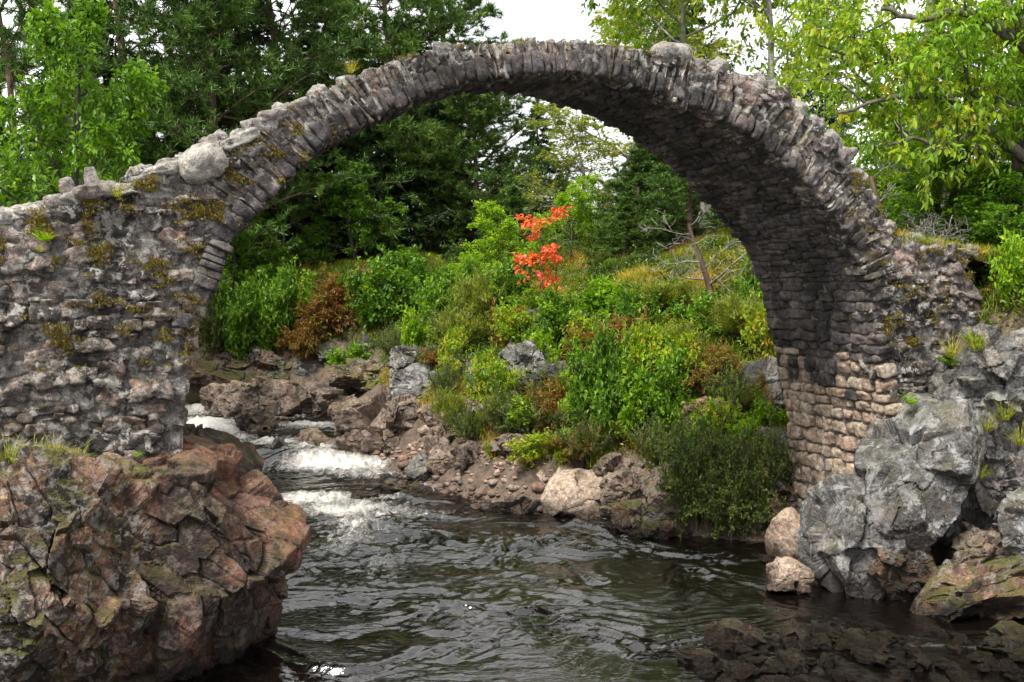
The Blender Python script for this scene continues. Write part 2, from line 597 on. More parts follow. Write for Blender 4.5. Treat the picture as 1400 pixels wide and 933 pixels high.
# the river: real waves, white water where it falls, faint sky glints painted downstream
wx = np.concatenate([np.arange(-34, -13, 0.5), np.arange(-13, -6.5, 0.10), np.arange(-6.5, 8, 0.045), np.arange(8, 11, 0.2)])
wy = np.concatenate([np.arange(4, 9.5, 0.25), np.arange(9.5, 20, 0.04), np.arange(20, 30, 0.06), np.arange(30, 43, 0.15)])
XX, YY = np.meshgrid(wx, wy, indexing='ij')
x, y = XX.ravel(), YY.ravel()
d = river_dist(x, y)
z0 = water_z(x, y)
FOAM_GLINT = [(-4.3, 24.75, 1.5, 0.55, 1.25), (-3.6, 24.1, 1.3, 0.7, 0.7), (-4.2, 21.3, 1.1, 0.7, 1.0), (-3.4, 20.4, 1.5, 0.8, 0.85), (-3.0, 19.2, 0.9, 1.0, 0.55),
        (-1.7, 22.2, 0.9, 0.35, 0.8), (-2.9, 21.4, 0.9, .35, .6), (-8.7, 27.6, 1.3, 0.9, 1.2), (-7.6, 26.6, 1.2, 0.5, 0.8), (-5.6, 27.6, 1.2, 0.4, 0.8),
        (-6.6, 28.6, 1.0, 0.4, 0.6), (-6.5, 34.5, 1.6, 0.7, 0.55), (-4.6, 33.0, 0.6, 0.8, 0.7), (-9.4, 29.5, 0.8, 1.2, 0.9), (-3.2, 16.8, 0.7, 1.6, 0.25),
        (-7.9, 27.1, 1.0, .5, 1.1), (-6.2, 26.2, 1.1, .45, 1.0), (-5.2, 25.6, .9, .4, 1.0), (-3.0, 18.2, .8, 2.0, .5), (-2.2, 16.4, .8, 2.4, .36), (-0.6, 15.4, 1.6, 2.2, .17), (0.4, 18.2, 1.6, 1.0, .16), (2.8, 15.5, 1.2, 1.4, .16), (-2.2, 20.2, 1.4, .5, .45), (4.6, 15.8, .5, .35, .35), (1.5, 18.9, 2.2, .6, .12)]  # weak spots in the near pool paint silver sky reflection as pale colour
foam_glint = np.zeros(len(x))
for fx, fy, rx, ry, st in FOAM_GLINT:
    foam_glint = np.maximum(foam_glint, .88 * st * np.exp(-((x - fx) / rx) ** 2 - ((y - fy) / ry) ** 2))
p = np.stack([x, y, np.zeros_like(x)], 1)
warp = np.stack([fbm(p * 0.45, 2, 21), fbm(p * 0.45, 2, 22), np.zeros_like(x)], 1)
pw = p + warp * 1.6
turb = 0.35 + 0.65 * sstep(7.0, 1.0, np.abs(x + 0.6 - 0.1 * (y - 12))) + 1.0 * np.clip(foam_glint, 0, 1)
calm = 0.35 + 0.95 * sstep(-.25, .3, fbm(pw * np.array([0.35, 0.55, 1]), 2, 44))
wv = fbm(pw * np.array([0.75, 2.1, 1]), 3, 131, 0.5, ridge=True) * 0.15 * calm
wv += fbm(pw * np.array([2.2, 5.0, 1]), 3, 135, 0.48) * 0.085 * calm
wv += fbm(pw * np.array([0.3, 0.8, 1]), 2, 39) * 0.08
wv += fbm(p * 2.6, 4, 41, 0.65, ridge=True) * 0.30 * np.clip(foam_glint, 0, 1)
edge = sstep(0.2, -0.5, d)
z = z0 + wv * turb * np.minimum(1, 0.35 + 0.65 * edge)
inside = (d < 0.9).reshape(XX.shape)
m = NT('peat_water')
tcn = m.n('TexCoord').outputs['Object']
m.b.inputs['Base Color'].default_value = (0.010, 0.006, 0.003, 1)
m.b.inputs['IOR'].default_value = 1.5
m.b.inputs['Specular IOR Level'].default_value = 1.0
mp = m.mapping(tcn, (1.0, 2.2, 1.0))
ff = m.attr('foam_glint')
nf = m.noise(m.mapping(tcn, (2.2, 2.6, 2.5)), 2.6, 10, 0.78, 1.2)
fm = m.math('ADD', m.math('MULTIPLY', ff, 0.62), m.math('SUBTRACT', nf, 0.5))
fm = m.math('MULTIPLY', m.ramp(fm, [(0.20, 0.0), (0.66, 0.95)]), m.ramp(ff, [(0.05, 0.0), (0.3, 1.0)]))
f2n = m.noise(m.mapping(tcn, (4.5, 0.9, 4.0)), 1.6, 8, 0.7, 1.0)
f2 = m.ramp(m.math('ADD', m.math('SUBTRACT', f2n, 0.5), m.math('MULTIPLY', ff, 0.30)), [(0.14, 0.0), (0.34, 0.75)])
fm = m.math('MAXIMUM', fm, m.math('MULTIPLY', f2, m.ramp(ff, [(0.04, 0.0), (0.35, 1.0)])))  # pale streaks: drifting froth, and sky reflection painted into the colour
m.l(m.mix(fm, (0.0035, 0.0025, 0.0018), m.mix(m.noise(tcn, 5, 5), (0.70, 0.69, 0.66), (0.50, 0.45, 0.37))), m.b.inputs['Base Color'])
m.l(m.ramp(fm, [(0, 0.025), (1, 0.7)]), m.b.inputs['Roughness'])
bp = m.n('Bump'); bp.inputs['Strength'].default_value = 0.5; bp.inputs['Distance'].default_value = 0.05
patch_ = m.ramp(m.noise(m.mapping(tcn, (.45, .8, 1)), 1.0, 3, .5), [(0.40, 0.12), (0.60, 1.0)])
hh = m.math('ADD', m.math('MULTIPLY', m.noise(mp, 3.4, 3, 0.55, 0.8), .6), m.math('MULTIPLY', m.math('MULTIPLY', m.noise(mp, 8.5, 3, 0.55, .6), 0.45), patch_))
m.l(hh, bp.inputs['Height']); m.l(bp.outputs[0], m.b.inputs['Normal'])
M_water = m.m
me = mesh('river', np.stack([x, y, z], 1), grid_faces(len(wx), len(wy), inside), M_water, {'foam_glint': foam_glint})
tag(obj('river', me), kind='structure')

# ------------------------------------------------------------------ the bridge
TH = R(20); CT, ST, D0 = math.cos(TH), math.sin(TH), 13.5


def bp3(u, z, t):
    u, z, t = np.broadcast_arrays(np.asarray(u, float), np.asarray(z, float), np.asarray(t, float))
    return np.stack([u * CT - t * ST, D0 + u * ST + t * CT, z], -1)


def px2uz(p):
    k = (p[0] - 700) / FPX
    u = k * D0 / (CT - k * ST)
    return u, EYE - (p[1] - HZ) / FPX * (D0 + u * ST)


INTR = [(250, 690), (251, 650), (252, 600), (253, 560), (256, 530), (258, 505), (266, 470), (275, 430), (292, 395), (305, 366), (315, 335), (332, 309),
        (355, 285), (380, 258), (407, 230), (440, 199), (477, 180), (510, 160), (543, 145), (572, 136), (597, 126), (637, 111), (676, 105),
        (719, 100), (753, 98), (790, 98), (830, 106), (868, 116), (920, 135), (957, 149), (993, 165), (1034, 192), (1065, 217), (1093, 242),
        (1124, 275), (1145, 302), (1165, 332), (1179, 363), (1187, 394), (1195, 450), (1205, 500), (1215, 560), (1222, 620), (1228, 720), (1232, 820)]
EXTR = [(-330, 335), (-120, 315), (0, 301), (50, 290), (110, 276), (150, 264), (200, 246), (240, 229), (270, 218), (310, 203), (345, 189), (372, 168),
        (400, 150), (450, 121), (490, 104), (540, 84), (600, 70), (660, 62), (720, 58), (780, 58), (820, 63), (880, 72), (940, 86), (980, 98), (1040, 120),
        (1080, 145), (1115, 168), (1138, 200), (1160, 225), (1185, 250), (1200, 283), (1215, 312), (1240, 332), (1300, 342), (1370, 352), (1450, 368),
        (1620, 380)]
IC = np.array([px2uz(p) for p in INTR])
EC = np.array([px2uz(p) for p in EXTR])
WU = ([-9, -4.5, -3, -1.5, -0.7, 0.0, 0.6, 1.0, 1.9, 2.5, 3.4, 4.6, 5.2, 5.8, 6.3, 9], [2.9, 2.9, 2.3, 1.35, 1.1, 1.2, 1.6, 1.9, 2.08, 2.26, 2.6, 2.9, 2.95, 2.95, 2.75, 2.75])
ia = np.argmax(IC[:, 1])


def width(u): return np.interp(u, *WU)
def top(u): return np.interp(u, EC[:, 0], EC[:, 1])
def u_left(z): return np.interp(z, IC[:ia + 1, 1], IC[:ia + 1, 0])
def u_right(z): return np.interp(z, IC[ia:, 1][::-1], IC[ia:, 0][::-1])


# arc-length parameter of the intrados
seg = np.r_[0, np.cumsum(np.linalg.norm(np.diff(IC, axis=0), axis=1))]


def arc(s):
    u = np.interp(s, seg, IC[:, 0]); z = np.interp(s, seg, IC[:, 1])
    e = 0.35
    tu = np.interp(s + e, seg, IC[:, 0]) - np.interp(s - e, seg, IC[:, 0])
    tz = np.interp(s + e, seg, IC[:, 1]) - np.interp(s - e, seg, IC[:, 1])
    l = np.hypot(tu, tz)
    tu, tz = tu / l, tz / l
    return u, z, tu, tz, -tz, tu          # point, tangent, outward normal


def ring_len(s):
    u, z, tu, tz, nu, nz = arc(s)
    h = np.arange(0.2, 0.95, 0.02)
    uu = u[:, None] + nu[:, None] * h; zz = z[:, None] + nz[:, None] * h
    ok = zz < top(uu)
    return h[np.where(ok.all(1), len(h) - 1, np.argmin(ok, 1))]


bridge = tag(empty('stone_bridge', (0, D0, 0)), 'old ruined packhorse bridge of rough rubble, one tall arch over the river', 'bridge')


def bpart(name, me):
    o = obj(name, me, bridge)
    o.location = (0, -D0, 0)
    return o


E_U = np.array([CT, ST, 0.0]); E_T = np.array([-ST, CT, 0.0]); E_Z = np.array([0, 0, 1.0])
rng = np.random.default_rng(7)
s_l = float(np.interp(344, [p[0] for p in INTR[:ia + 1]], seg[:ia + 1]))       # ring springs here on the left
s_r = float(seg[38])                                                            # ... and ends here on the right

# voussoirs: thin schist slabs set on edge
C, B, Hs = [], [], []
s = s_l
while s < s_r:
    rs = (s - s_l) / (s_r - s_l)
    t = rng.uniform(0.03, 0.08) if rs < 0.62 else rng.uniform(0.06, 0.17)
    sa = np.array([s + t / 2])
    u, z, tu, tz, nu, nz = [v[0] for v in arc(sa)]
    Lr = float(ring_len(sa)[0]) if rs < 0.62 else min(float(ring_len(sa)[0]), rng.uniform(0.5, 0.8))
    ang = rng.normal(0, 0.09) + (0.10 if rs < 0.5 else -0.02)
    ca, sa_ = math.cos(ang), math.sin(ang)
    T2 = (tu * ca + nu * sa_, tz * ca + nz * sa_); N2 = (nu * ca - tu * sa_, nz * ca - tz * sa_)
    cuts = [0, 1] if rng.random() < 0.45 else ([0, rng.uniform(.35, .65), 1] if rng.random() < .7 else [0, .3, .66, 1])
    for a, b in zip(cuts[:-1], cuts[1:]):
        lo = a * Lr + (rng.uniform(-0.03, 0.02) if a == 0 else 0.005); hi = b * Lr + (rng.uniform(-0.06, 0.05) if b == 1 else -0.005)
        mid, half = (lo + hi) / 2, (hi - lo) / 2
        dp = rng.uniform(0.16, 0.26)
        pr = rng.uniform(-0.02, 0.04)
        C.append(bp3(u + N2[0] * mid, z + N2[1] * mid, dp - pr))
        B.append([E_T, T2[0] * E_U + T2[1] * E_Z, N2[0] * E_U + N2[1] * E_Z])
        Hs.append([dp, t / 2 * rng.uniform(0.95, 1.25), half * 1.03])
    s += t * 0.97
V, F, A = blocks(C, B, Hs, rng, n=9, k=(8, 24), amp=0.13, freq=6.0, taper=0.12, seed=3)
bpart('arch_ring', mesh('arch_ring', V, F, M_ring, A))

# rubble of the two flanks, in rough rows
C, B, Hs = [], [], []
z = -0.3
while z < 7.9:
    rh = rng.choice([rng.uniform(.07, .13), rng.uniform(.12, .2), rng.uniform(.2, .33)])
    u = -9.2 + rng.uniform(0, .3)
    while u < 9.0:
        w = rh * rng.uniform(1.0, 2.9)
        uc, zc = u + w / 2, z + rh / 2 + rng.normal(0, 0.025)
        u += w * 0.98
        tp_ = float(top(uc))
        if zc > tp_ - 0.02: continue
        ul, ur = float(u_left(zc)), float(u_right(zc))
        if zc < IC[ia, 1] + .1 and ul - 0.04 < uc < ur + 0.04: continue
        q = np.hypot(IC[:, 0] - uc, IC[:, 1] - zc)
        sn = seg[np.argmin(q)]
        if q.min() < 0.55 and s_l + .1 < sn < s_r - .1: continue
        # clip stones at the opening's edge
        if zc < 7.3 and uc < 0 and uc + w / 2 > ul: w = max(.12, 2 * (ul - uc)) * 1.02
        if zc < 7.3 and uc > 0 and uc - w / 2 < ur: w = max(.12, 2 * (uc - ur)) * 1.02
        if rng.random() < 0.10: continue
        if uc > 8.05 + .35 * math.sin(zc * 5) - .22 * max(0, 4.2 - zc): continue
        a = rng.normal(0.0, 0.10)
        dp = rng.uniform(0.12, 0.2)
        C.append(bp3(uc, zc, dp - rng.uniform(-0.06, 0.07)))
        B.append([E_T, math.cos(a) * E_U + math.sin(a) * E_Z, -math.sin(a) * E_U + math.cos(a) * E_Z])
        Hs.append([dp, w / 2 * rng.uniform(.9, 1.08), rh / 2 * rng.uniform(.85, 1.15)])
    z += rh * 0.96
C = np.array(C); B = np.array(B); Hs = np.array(Hs)
for nm, msk in (('left_flank', C[:, 0] < 0), ('right_flank', C[:, 0] >= 0)):
    V, F, A = blocks(C[msk], B[msk], Hs[msk], rng, n=9, k=(4.5, 11), amp=0.24, freq=6.0, taper=0.14, seed=5)
    gu = np.arange(-9.4, -0.5, 0.03) if nm == 'left_flank' else np.arange(0.5, 9.2, 0.03)
    gz = np.arange(-0.4, 8.0, 0.03)
    UU, Z2 = np.meshgrid(gu, gz, indexing='ij')
    uf, zf = UU.ravel(), Z2.ravel()
    ok = (zf < top(uf) + 0.02) & (uf < 7.95 + .3 * np.sin(zf * 5) - .22 * np.maximum(0, 4.2 - zf)) & ~((uf > u_left(zf)) & (uf < u_right(zf)) & (zf < IC[ia, 1]))
    pf = np.stack([uf, zf, np.zeros_like(uf)], 1)
    tt = 0.015 - fbm(pf * 1.6, 3, 51) * 0.12 - fbm(pf * 6, 4, 52, 0.6) * 0.09
    mv = bp3(uf, zf, tt)
    core = mesh('rubble_core', mv, grid_faces(len(gu), len(gz), ok.reshape(UU.shape)), M_mortar, {'rnd': 0.5 + fbm(pf * 3, 3, 53)})
    o = bpart('flank_wall', mesh('flank_wall', V, F, M_rubble, A))
    obj('mortar', core, o)

# the vault: courses of slabs, and the pier of rounded granite blocks below them
C, B, Hs, K = [], [], [], []
s = 0.0
while s < seg[-1]:
    s0 = np.array([s]); u0, z0_ = arc(s0)[0][0], arc(s0)[1][0]
    pier = (u0 > 4 and z0_ < 3.45)
    th_ = rng.uniform(0.15, 0.31) if pier else (rng.uniform(0.14, 0.24) if (u0 > 5.6 and z0_ < 4.6) else rng.uniform(0.07, 0.17))
    u, z, tu, tz, nu, nz = [v[0] for v in arc(s0 + th_ / 2)]
    W = float(width(u))
    if not (u < -3.5 and z > 0 and z < 4):
        t = rng.uniform(-.15, 0.0)
        while t < W - 0.05:
            ln = rng.uniform(0.2, 0.42) if pier else rng.uniform(0.22, 0.62)
            ln = min(ln, W - t + 0.03)
            pr = rng.uniform(-0.01, 0.05) if pier else rng.uniform(-0.02, 0.05)
            dp = 0.14
            C.append(bp3(u + nu * (dp - pr), z + nz * (dp - pr), t + ln / 2))
            a = rng.normal(0, 0.05)
            tv = tu * E_U + tz * E_Z
            B.append([math.cos(a) * E_T + math.sin(a) * tv, -math.sin(a) * E_T + math.cos(a) * tv, nu * E_U + nz * E_Z])
            Hs.append([ln / 2 * rng.uniform(.86, 1.02), th_ / 2 * (rng.uniform(.78, 1.06) if pier else rng.uniform(.85, 1.05)), dp])
            K.append(2 if rng.random() < (3.75 - z) / 1.1 and u > 4 else 1)
            t += ln
    s += th_
C = np.array(C); B = np.array(B); Hs = np.array(Hs); K = np.array(K)
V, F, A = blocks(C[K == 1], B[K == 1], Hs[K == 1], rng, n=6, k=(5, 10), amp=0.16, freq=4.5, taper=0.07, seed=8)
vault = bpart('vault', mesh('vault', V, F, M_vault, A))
V, F, A = blocks(C[K == 2], B[K == 2], Hs[K == 2], rng, n=9, k=(3.4, 6), amp=0.09, freq=4.5, taper=0.10, seed=9)
bpart('pier', mesh('pier', V, F, M_granite, A))
ss = np.arange(0, seg[-1], 0.05); tt = np.linspace(0, 1, 60)
u, z, tu, tz, nu, nz = arc(ss)
SS, TT = np.meshgrid(np.arange(len(ss)), tt, indexing='ij')
si = SS.ravel()
tw = TT.ravel() * width(u[si])
pf = np.stack([ss[si], tw, np.zeros(len(si))], 1)
off = 0.035 + fbm(pf * 3, 4, 61) * 0.07
mv = bp3(u[si] + nu[si] * off, z[si] + nz[si] * off, tw + 0.02)
M_mortar2 = stone_mat('pale_mortar', [(0.10, 0.085, 0.075), (0.24, 0.20, 0.16), (0.16, 0.13, 0.11)], lichen=0.3, stain=0.5, moss=0.2)
obj('mortar', mesh('vault_mortar', mv, grid_faces(len(ss), 60), M_mortar2, {'rnd': 0.5 + fbm(pf * 2, 3, 62)}), vault)

# top surface and the upstream face
gu = np.arange(-9.4, 9.1, 0.05); tt = np.linspace(0, 1, 46)
UU, TT = np.meshgrid(gu, tt, indexing='ij')
uf = UU.ravel(); tw = TT.ravel() * (width(uf) + 0.02) + 0.02
pf = np.stack([uf, tw, np.zeros_like(uf)], 1)
zz = top(uf) - 0.04 + fbm(pf * 1.7, 4, 71) * 0.16 + fbm(pf * 6, 3, 72) * 0.08 - 0.1 * sstep(.15, 0, TT.ravel())
M_deck = stone_mat('turfed_rubble', [(0.10, 0.09, 0.08), (0.2, 0.18, 0.16)], lichen=0.5, stain=0.3, moss=0.9, mcol=(0.09, 0.075, 0.012))
bpart('deck', mesh('deck', bp3(uf, zz, tw), grid_faces(len(gu), 46), M_deck, {'rnd': 0.5 + fbm(pf * 2, 3, 73)}))
gz = np.arange(-0.4, 8.0, 0.06)
UU, Z2 = np.meshgrid(np.arange(-9.4, 9.1, 0.06), gz, indexing='ij')
uf, zf = UU.ravel(), Z2.ravel()
ok = (zf < top(uf)) & ~((uf > u_left(zf)) & (uf < u_right(zf)) & (zf < IC[ia, 1]))
pf = np.stack([uf, zf, np.zeros_like(uf)], 1)
f1, f2, rid, off_ = worley(pf * np.array([3, 5.5, 1]), 77)
tt = width(uf) - 0.03 + 0.06 * sstep(0.02, .25, f2 - f1) + fbm(pf * 5, 3, 78) * 0.05
bpart('upstream_face', mesh('upstream_face', bp3(uf, zf, tt), grid_faces(len(np.arange(-9.4, 9.1, 0.06)), len(gz), ok.reshape(UU.shape)), M_rubble, {'rnd': rid[:, 0]}))

# stones along the broken top
cope = []     # px, size u, t, z, depth t, lift
cr_ = random.Random(5)
for px in range(-60, 400, 15):
    cope.append((px + cr_.uniform(-6, 6), cr_.uniform(.10, .26), cr_.uniform(.10, .22), cr_.uniform(.04, .09), cr_.uniform(0.05, 0.3), cr_.uniform(.0, .06)))
for px in range(-50, 400, 21):
    cope.append((px + cr_.uniform(-9, 9), cr_.uniform(.06, .15), cr_.uniform(.06, .14), cr_.uniform(.05, .12), cr_.uniform(0.35, 0.9), cr_.uniform(.05, .13)))
for px in range(190, 400, 24):
    cope.append((px + cr_.uniform(-6, 6), cr_.uniform(.12, .22), cr_.uniform(.12, .2), cr_.uniform(.06, .12), cr_.uniform(0.5, 1.0), cr_.uniform(.05, .12)))
for px in range(410, 890, 38):
    cope.append((px + cr_.uniform(-10, 10), cr_.uniform(.07, .15), cr_.uniform(.10, .18), cr_.uniform(.05, .10), cr_.uniform(0.12, 0.6), cr_.uniform(-.02, .03)))
for px, w, h in ((962, .14, .11), (985, .19, .15), (1012, .15, .10), (1046, .19, .17), (1072, .15, .17), (1097, .20, .19), (1120, .18, .17), (1140, .18, .2),
                 (1153, .14, .15), (1172, .19, .12), (1195, .16, .13), (1216, .15, .11), (1250, .17, .15), (1290, .14, .10), (1330, .16, .10)):
    cope.append((px, w, cr_.uniform(.13, .2), h, cr_.uniform(.10, .22), cr_.uniform(-.03, .03)))
cope += [(276, .26, .24, .24, .02, -.16), (926, .29, .25, .18, .2, .06), (92, .075, .07, .17, .12, .10), (126, .075, .06, .20, .2, .12), (300, .17, .16, .14, .6, .12)]
for px, a, b, c, t, lift in cope:
    u, _ = px2uz((px, 200))
    sl = (float(top(u + .25)) - float(top(u - .25))) / .5
    an = math.atan(sl) * cr_.uniform(.2, .9) + cr_.uniform(-.15, .15)
    big = min(a, c) > .17
    Vc, Fc, A = blocks([[0, 0, 0]], [[E_T * 1.0, math.cos(an) * E_U + math.sin(an) * E_Z, -math.sin(an) * E_U + math.cos(an) * E_Z]], [[b, a, c]], rng,
                       n=12, k=(2.3, 3.0) if big else (2.8, 6), amp=0.07 if big else .16, freq=2.6 if big else 5, taper=0.15, seed=12)
    A['rnd'] = np.clip(A['rnd'] + fbm(Vc * 3 + px, 2, 3) * .3, 0, 1)
    o = bpart('coping_stone', mesh('coping_stone', Vc, Fc, M_cope, A))
    pos = bp3(u, float(top(u)) + c * 0.45 + lift - .03, t)
    o.location = (pos[0], pos[1] - D0, pos[2])


# ------------------------------------------------------------------ rocks
def rock_mesh(name, half, mat, seed, n=26, planes=9, cell=0.45, amp=0.05, groove=0.05, aniso=(1, 1, 1), rot=0.0, tilt=0.0, k=2.6, cut=(0.62, 0.95),
              extra=(), rough=0.03, warp=0.10, lump=.10, facet=.34):
    r = np.random.default_rng(seed)
    half = np.asarray(half, float)
    T, F = cube_template(n)
    mn = half.min()
    so = r.uniform(-40, 40, 3)
    cuts = [(nrm(r.normal(0, 1, 3)), r.uniform(*cut)) for i in range(planes)] + [(nrm(np.array(nn, float)), dd) for nn, dd in extra]

    def base(D):
        rad = 1 / ((np.abs(D) ** k).sum(1)) ** (1 / k)
        nn_ = nrm(np.sign(D) * np.abs(D) ** (k - 1))
        for nn, dd in cuts:
            q = D @ nn
            rr = np.where(q > 1e-3, dd / np.maximum(q, 1e-3), 9)
            nn_ = np.where((rr < rad)[:, None], nn[None], nn_)
            rad = np.minimum(rad, rr)
        P = D * rad[:, None] * half
        P = P * (1 + fbm(P / mn * 0.8 + so, 2, seed)[:, None] * lump * 2)
        return P, nrm(nn_ / half)
    D = nrm(T)
    P, N0 = base(D)
    cr, sr, ct, st_ = math.cos(rot), math.sin(rot), math.cos(tilt), math.sin(tilt)
    RM = np.array([[cr, sr, 0], [-sr, cr, 0], [0, 0, 1]]) @ np.array([[ct, 0, st_], [0, 1, 0], [-st_, 0, ct]])
    an = np.asarray(aniso, float)
    rn = 0
    # broken along joints: every block of the surface is a flat face of its own, a little forward, back or askew
    for o, (sc_, w_) in enumerate(((1.0, 1.0), (2.2, .5))):
        wv = np.stack([fbm(P * 1.2 + so + 9 * j, 3, seed + j) for j in range(3)], 1) * warp
        q = ((P + wv) @ RM.T) / (cell / sc_ * an) + so + 5 * o
        f1, f2, rid, off = worley(q, seed + 3 * o, .5)
        tl = (rid - 0.5) * 2
        offP = (off * (cell / sc_ * an)) @ RM
        Pc, Nc = base(nrm((P - offP) / half))
        if o == 0:
            nc = nrm(Nc + tl * facet)
            den = (P * nc).sum(1)
            ratio = ((Pc * nc).sum(1) + amp * tl[:, 0]) / np.where(np.abs(den) < 1e-3, 1e-3, den)
            lim = 3.0 * amp / np.maximum(np.linalg.norm(P, axis=1), .05)
            P = P * np.clip(ratio, 1 - lim, 1 + lim)[:, None]
        else:
            P = P + nrm(P) * (amp * .42 * (tl[:, 0] + (off * tl).sum(1) * 1.8))[:, None]
        ga = f2 - f1
        P = P - nrm(P) * (groove * w_ * (1 - sstep(0.0, 0.07 + .04 * o, ga)) * np.clip(rid[:, 2] * 1.6 - .2, 0, 1))[:, None]
        rn = rn + rid[:, 1] * (.6, .4)[o]
    g = fbm(P * 5 + so, 4, seed + 6, .6) * rough + fbm(P * 16 + so, 3, seed + 8, .6) * rough * .5
    P = P + nrm(P) * g[:, None]
    return mesh(name, P, F, mat, {'rnd': np.clip((rn - .5) * 1.5 + .5, 0, 1)}, smooth=False)


def rock(label, px, py, hw, hh, mat, seed, Y=None, dep=0.85, name='rock', sink=0.25, rz=0.0, ry=0.0, group=None, **kw):
    """px, py: middle of the foot in photo pixels; hw: half width, hh: visible height in pixels; Y: distance (default: where the ground is)"""
    if Y is None:
        b = ground_hit(px, py)
    else:
        b = at(px, py, Y)
    s = b[1] / FPX
    H = hh * s / (2 - sink)
    half = (hw * s, hw * s * dep, H)
    o = obj(name, rock_mesh(name, half, mat, seed, **kw))
    o.location = (b[0], b[1] + hw * s * dep * 0.35, b[2] + H * (1 - sink))
    o.rotation_euler = (0, ry, rz)
    return tag(o, label, 'rock', group)


# left bank: the two big outcrops that carry the bridge
rock('big red granite outcrop under the left foot of the bridge, cracked into blocks', 222, 905, 150, 292, M_red, 101, Y=11.9, dep=1.0, name='granite_outcrop',
     n=165, planes=6, cell=0.85, amp=0.09, facet=.24, groove=0.09, aniso=(1.5, 1, .7), rot=.4, tilt=-.7, k=2.8, cut=(.86, 1.0), sink=.12, rough=.035,
     extra=[((0.62, -0.1, 0.78), .80), ((0.8, -.3, -.55), .86), ((.2, -.9, .35), .92)])
rock('dark mossy rock mass at the left waterside with lichen patches', 38, 960, 150, 325, M_dark, 102, Y=10.6, dep=1.1, name='granite_outcrop',
     n=165, planes=7, cell=0.68, amp=0.085, facet=.26, groove=0.08, aniso=(.7, 1, 1.6), rot=.3, tilt=.45, k=3.0, cut=(.84, 1.0), sink=.1, rough=.06,
     extra=[((0.2, -0.55, 0.8), .90), ((.85, -.4, .35), .88)])
rock('brown rock shelf filling the gap below the bridge wall at the far left', -40, 800, 190, 190, M_dark, 103, Y=11.9, dep=.9, name='granite_outcrop',
     n=60, cell=.4, amp=.05, groove=.06, k=3.2)
# right bank
rock('leaning grey slab with white lichen against the right foot of the bridge', 1262, 765, 60, 225, M_grey, 111, Y=14.9, dep=1.2, name='boulder', n=90,
     planes=5, cell=.9, amp=.05, groove=.03, k=3.2, cut=(.85, 1.0), ry=.42, rough=.05, sink=.1, extra=[((-.85, -.1, .5), .78), ((.9, -.3, -.3), .7)])
rock('pale lichen-covered boulder at the water below the granite pier', 1178, 812, 62, 150, M_grey, 112, Y=15.0, dep=1.1, name='boulder', n=70, planes=6,
     cell=.55, amp=.05, groove=.04, cut=(.75, 1.0), k=2.8, sink=.15, extra=[((-.75, -.2, .6), .80)])
rock('round tan boulder touching the foot of the granite pier', 1087, 772, 32, 70, M_tan, 113, Y=16.7, dep=1.0, name='boulder', n=36, planes=4, cell=1.2,
     amp=.02, groove=.015, k=2.4, cut=(.85, 1.0))
rock('small yellow stained cube of rock standing in the water by the right bank', 1080, 806, 24, 32, M_tan, 114, Y=15.0, dep=.9, n=24, planes=3, cell=.4, amp=.03,
     groove=.03, k=4, cut=(.8, 1.0), ry=.1)
rock('grey lichened block high on the right bank at the photo edge', 1380, 560, 62, 112, M_grey, 115, Y=15.2, dep=.9, name='boulder', n=60, planes=8, cell=.6,
     amp=.07, groove=.04, cut=(.7, 1.0))
rock('small grey stone perched above the leaning slab', 1304, 556, 22, 48, M_grey, 116, Y=15.4, n=28, planes=7, cell=.5, amp=.04)
rock('fractured grey crag with grass on its ledges right of the leaning slab', 1358, 745, 75, 205, M_grey, 117, Y=15.3, dep=.8, name='boulder', n=80, planes=8, cell=.34,
     amp=.07, groove=.06, aniso=(1, 1, 1.5), rot=.4, tilt=.5, cut=(.72, 1.0), k=3)
rock('upright grey pillar of rock behind the leaning slab', 1330, 640, 30, 95, M_grey, 118, Y=15.2, n=34, planes=8, cell=.4, amp=.05, ry=.2)
rock('long tilted brown slab at the waterline of the right bank', 1345, 836, 82, 50, M_dark, 119, Y=13.9, dep=.7, n=54, planes=8, cell=.5, amp=.05, groove=.05,
     aniso=(2, 1, .6), k=3.5, ry=-.28, cut=(.75, 1.0))
rock('reddish brown ledge above the tilted slab on the right bank', 1358, 790, 58, 66, M_brown, 120, Y=14.5, dep=.7, n=48, planes=8, cell=.4, amp=.06, ry=-.4, k=3.5)
rock('dark wet rock under the overhang of the leaning slab', 1235, 810, 48, 62, M_wetrock, 121, Y=14.6, dep=.8, n=40, planes=8, cell=.3, amp=.05, groove=.05)
rock('grey brown rock at the right edge above the slabs', 1410, 765, 40, 84, M_grey, 122, Y=14.3, dep=.9, n=40, planes=8, cell=.4, amp=.05)
# middle: cobble shore and boulders
rock('large smooth pinkish boulder on the far shore', 800, 716, 56, 66, M_tan, 131, Y=20.1, dep=.8, name='boulder', n=48, planes=4, cell=1.3, amp=.03, groove=.03, k=2.5, cut=(.8, 1))
rock('smaller tan boulder with a pointed top left of the large pink boulder', 752, 690, 22, 52, M_tan, 132, Y=20.9, dep=.9, name='boulder', n=30, planes=6, cell=1.0, amp=.03, cut=(.7, 1))
rock('low brown rock at the water left of the large pink boulder', 717, 710, 26, 32, M_brown, 133, Y=20.3, n=28, planes=7, cell=.4, amp=.04)
rock('flat tan rock behind the large pink boulder', 815, 668, 26, 24, M_brown, 134, Y=21.2, n=28, planes=6, cell=.5, amp=.03)
rock('upright mossy slab leaning right among the bushes of the far bank', 848, 655, 24, 62, M_dark, 135, Y=21.6, dep=.8, n=34, planes=5, cell=.9, amp=.03, ry=.45, k=3.2)
rock('rough brown rock right of the large pink boulder', 868, 700, 40, 56, M_brown, 136, Y=19.4, n=34, planes=8, cell=.35, amp=.05)
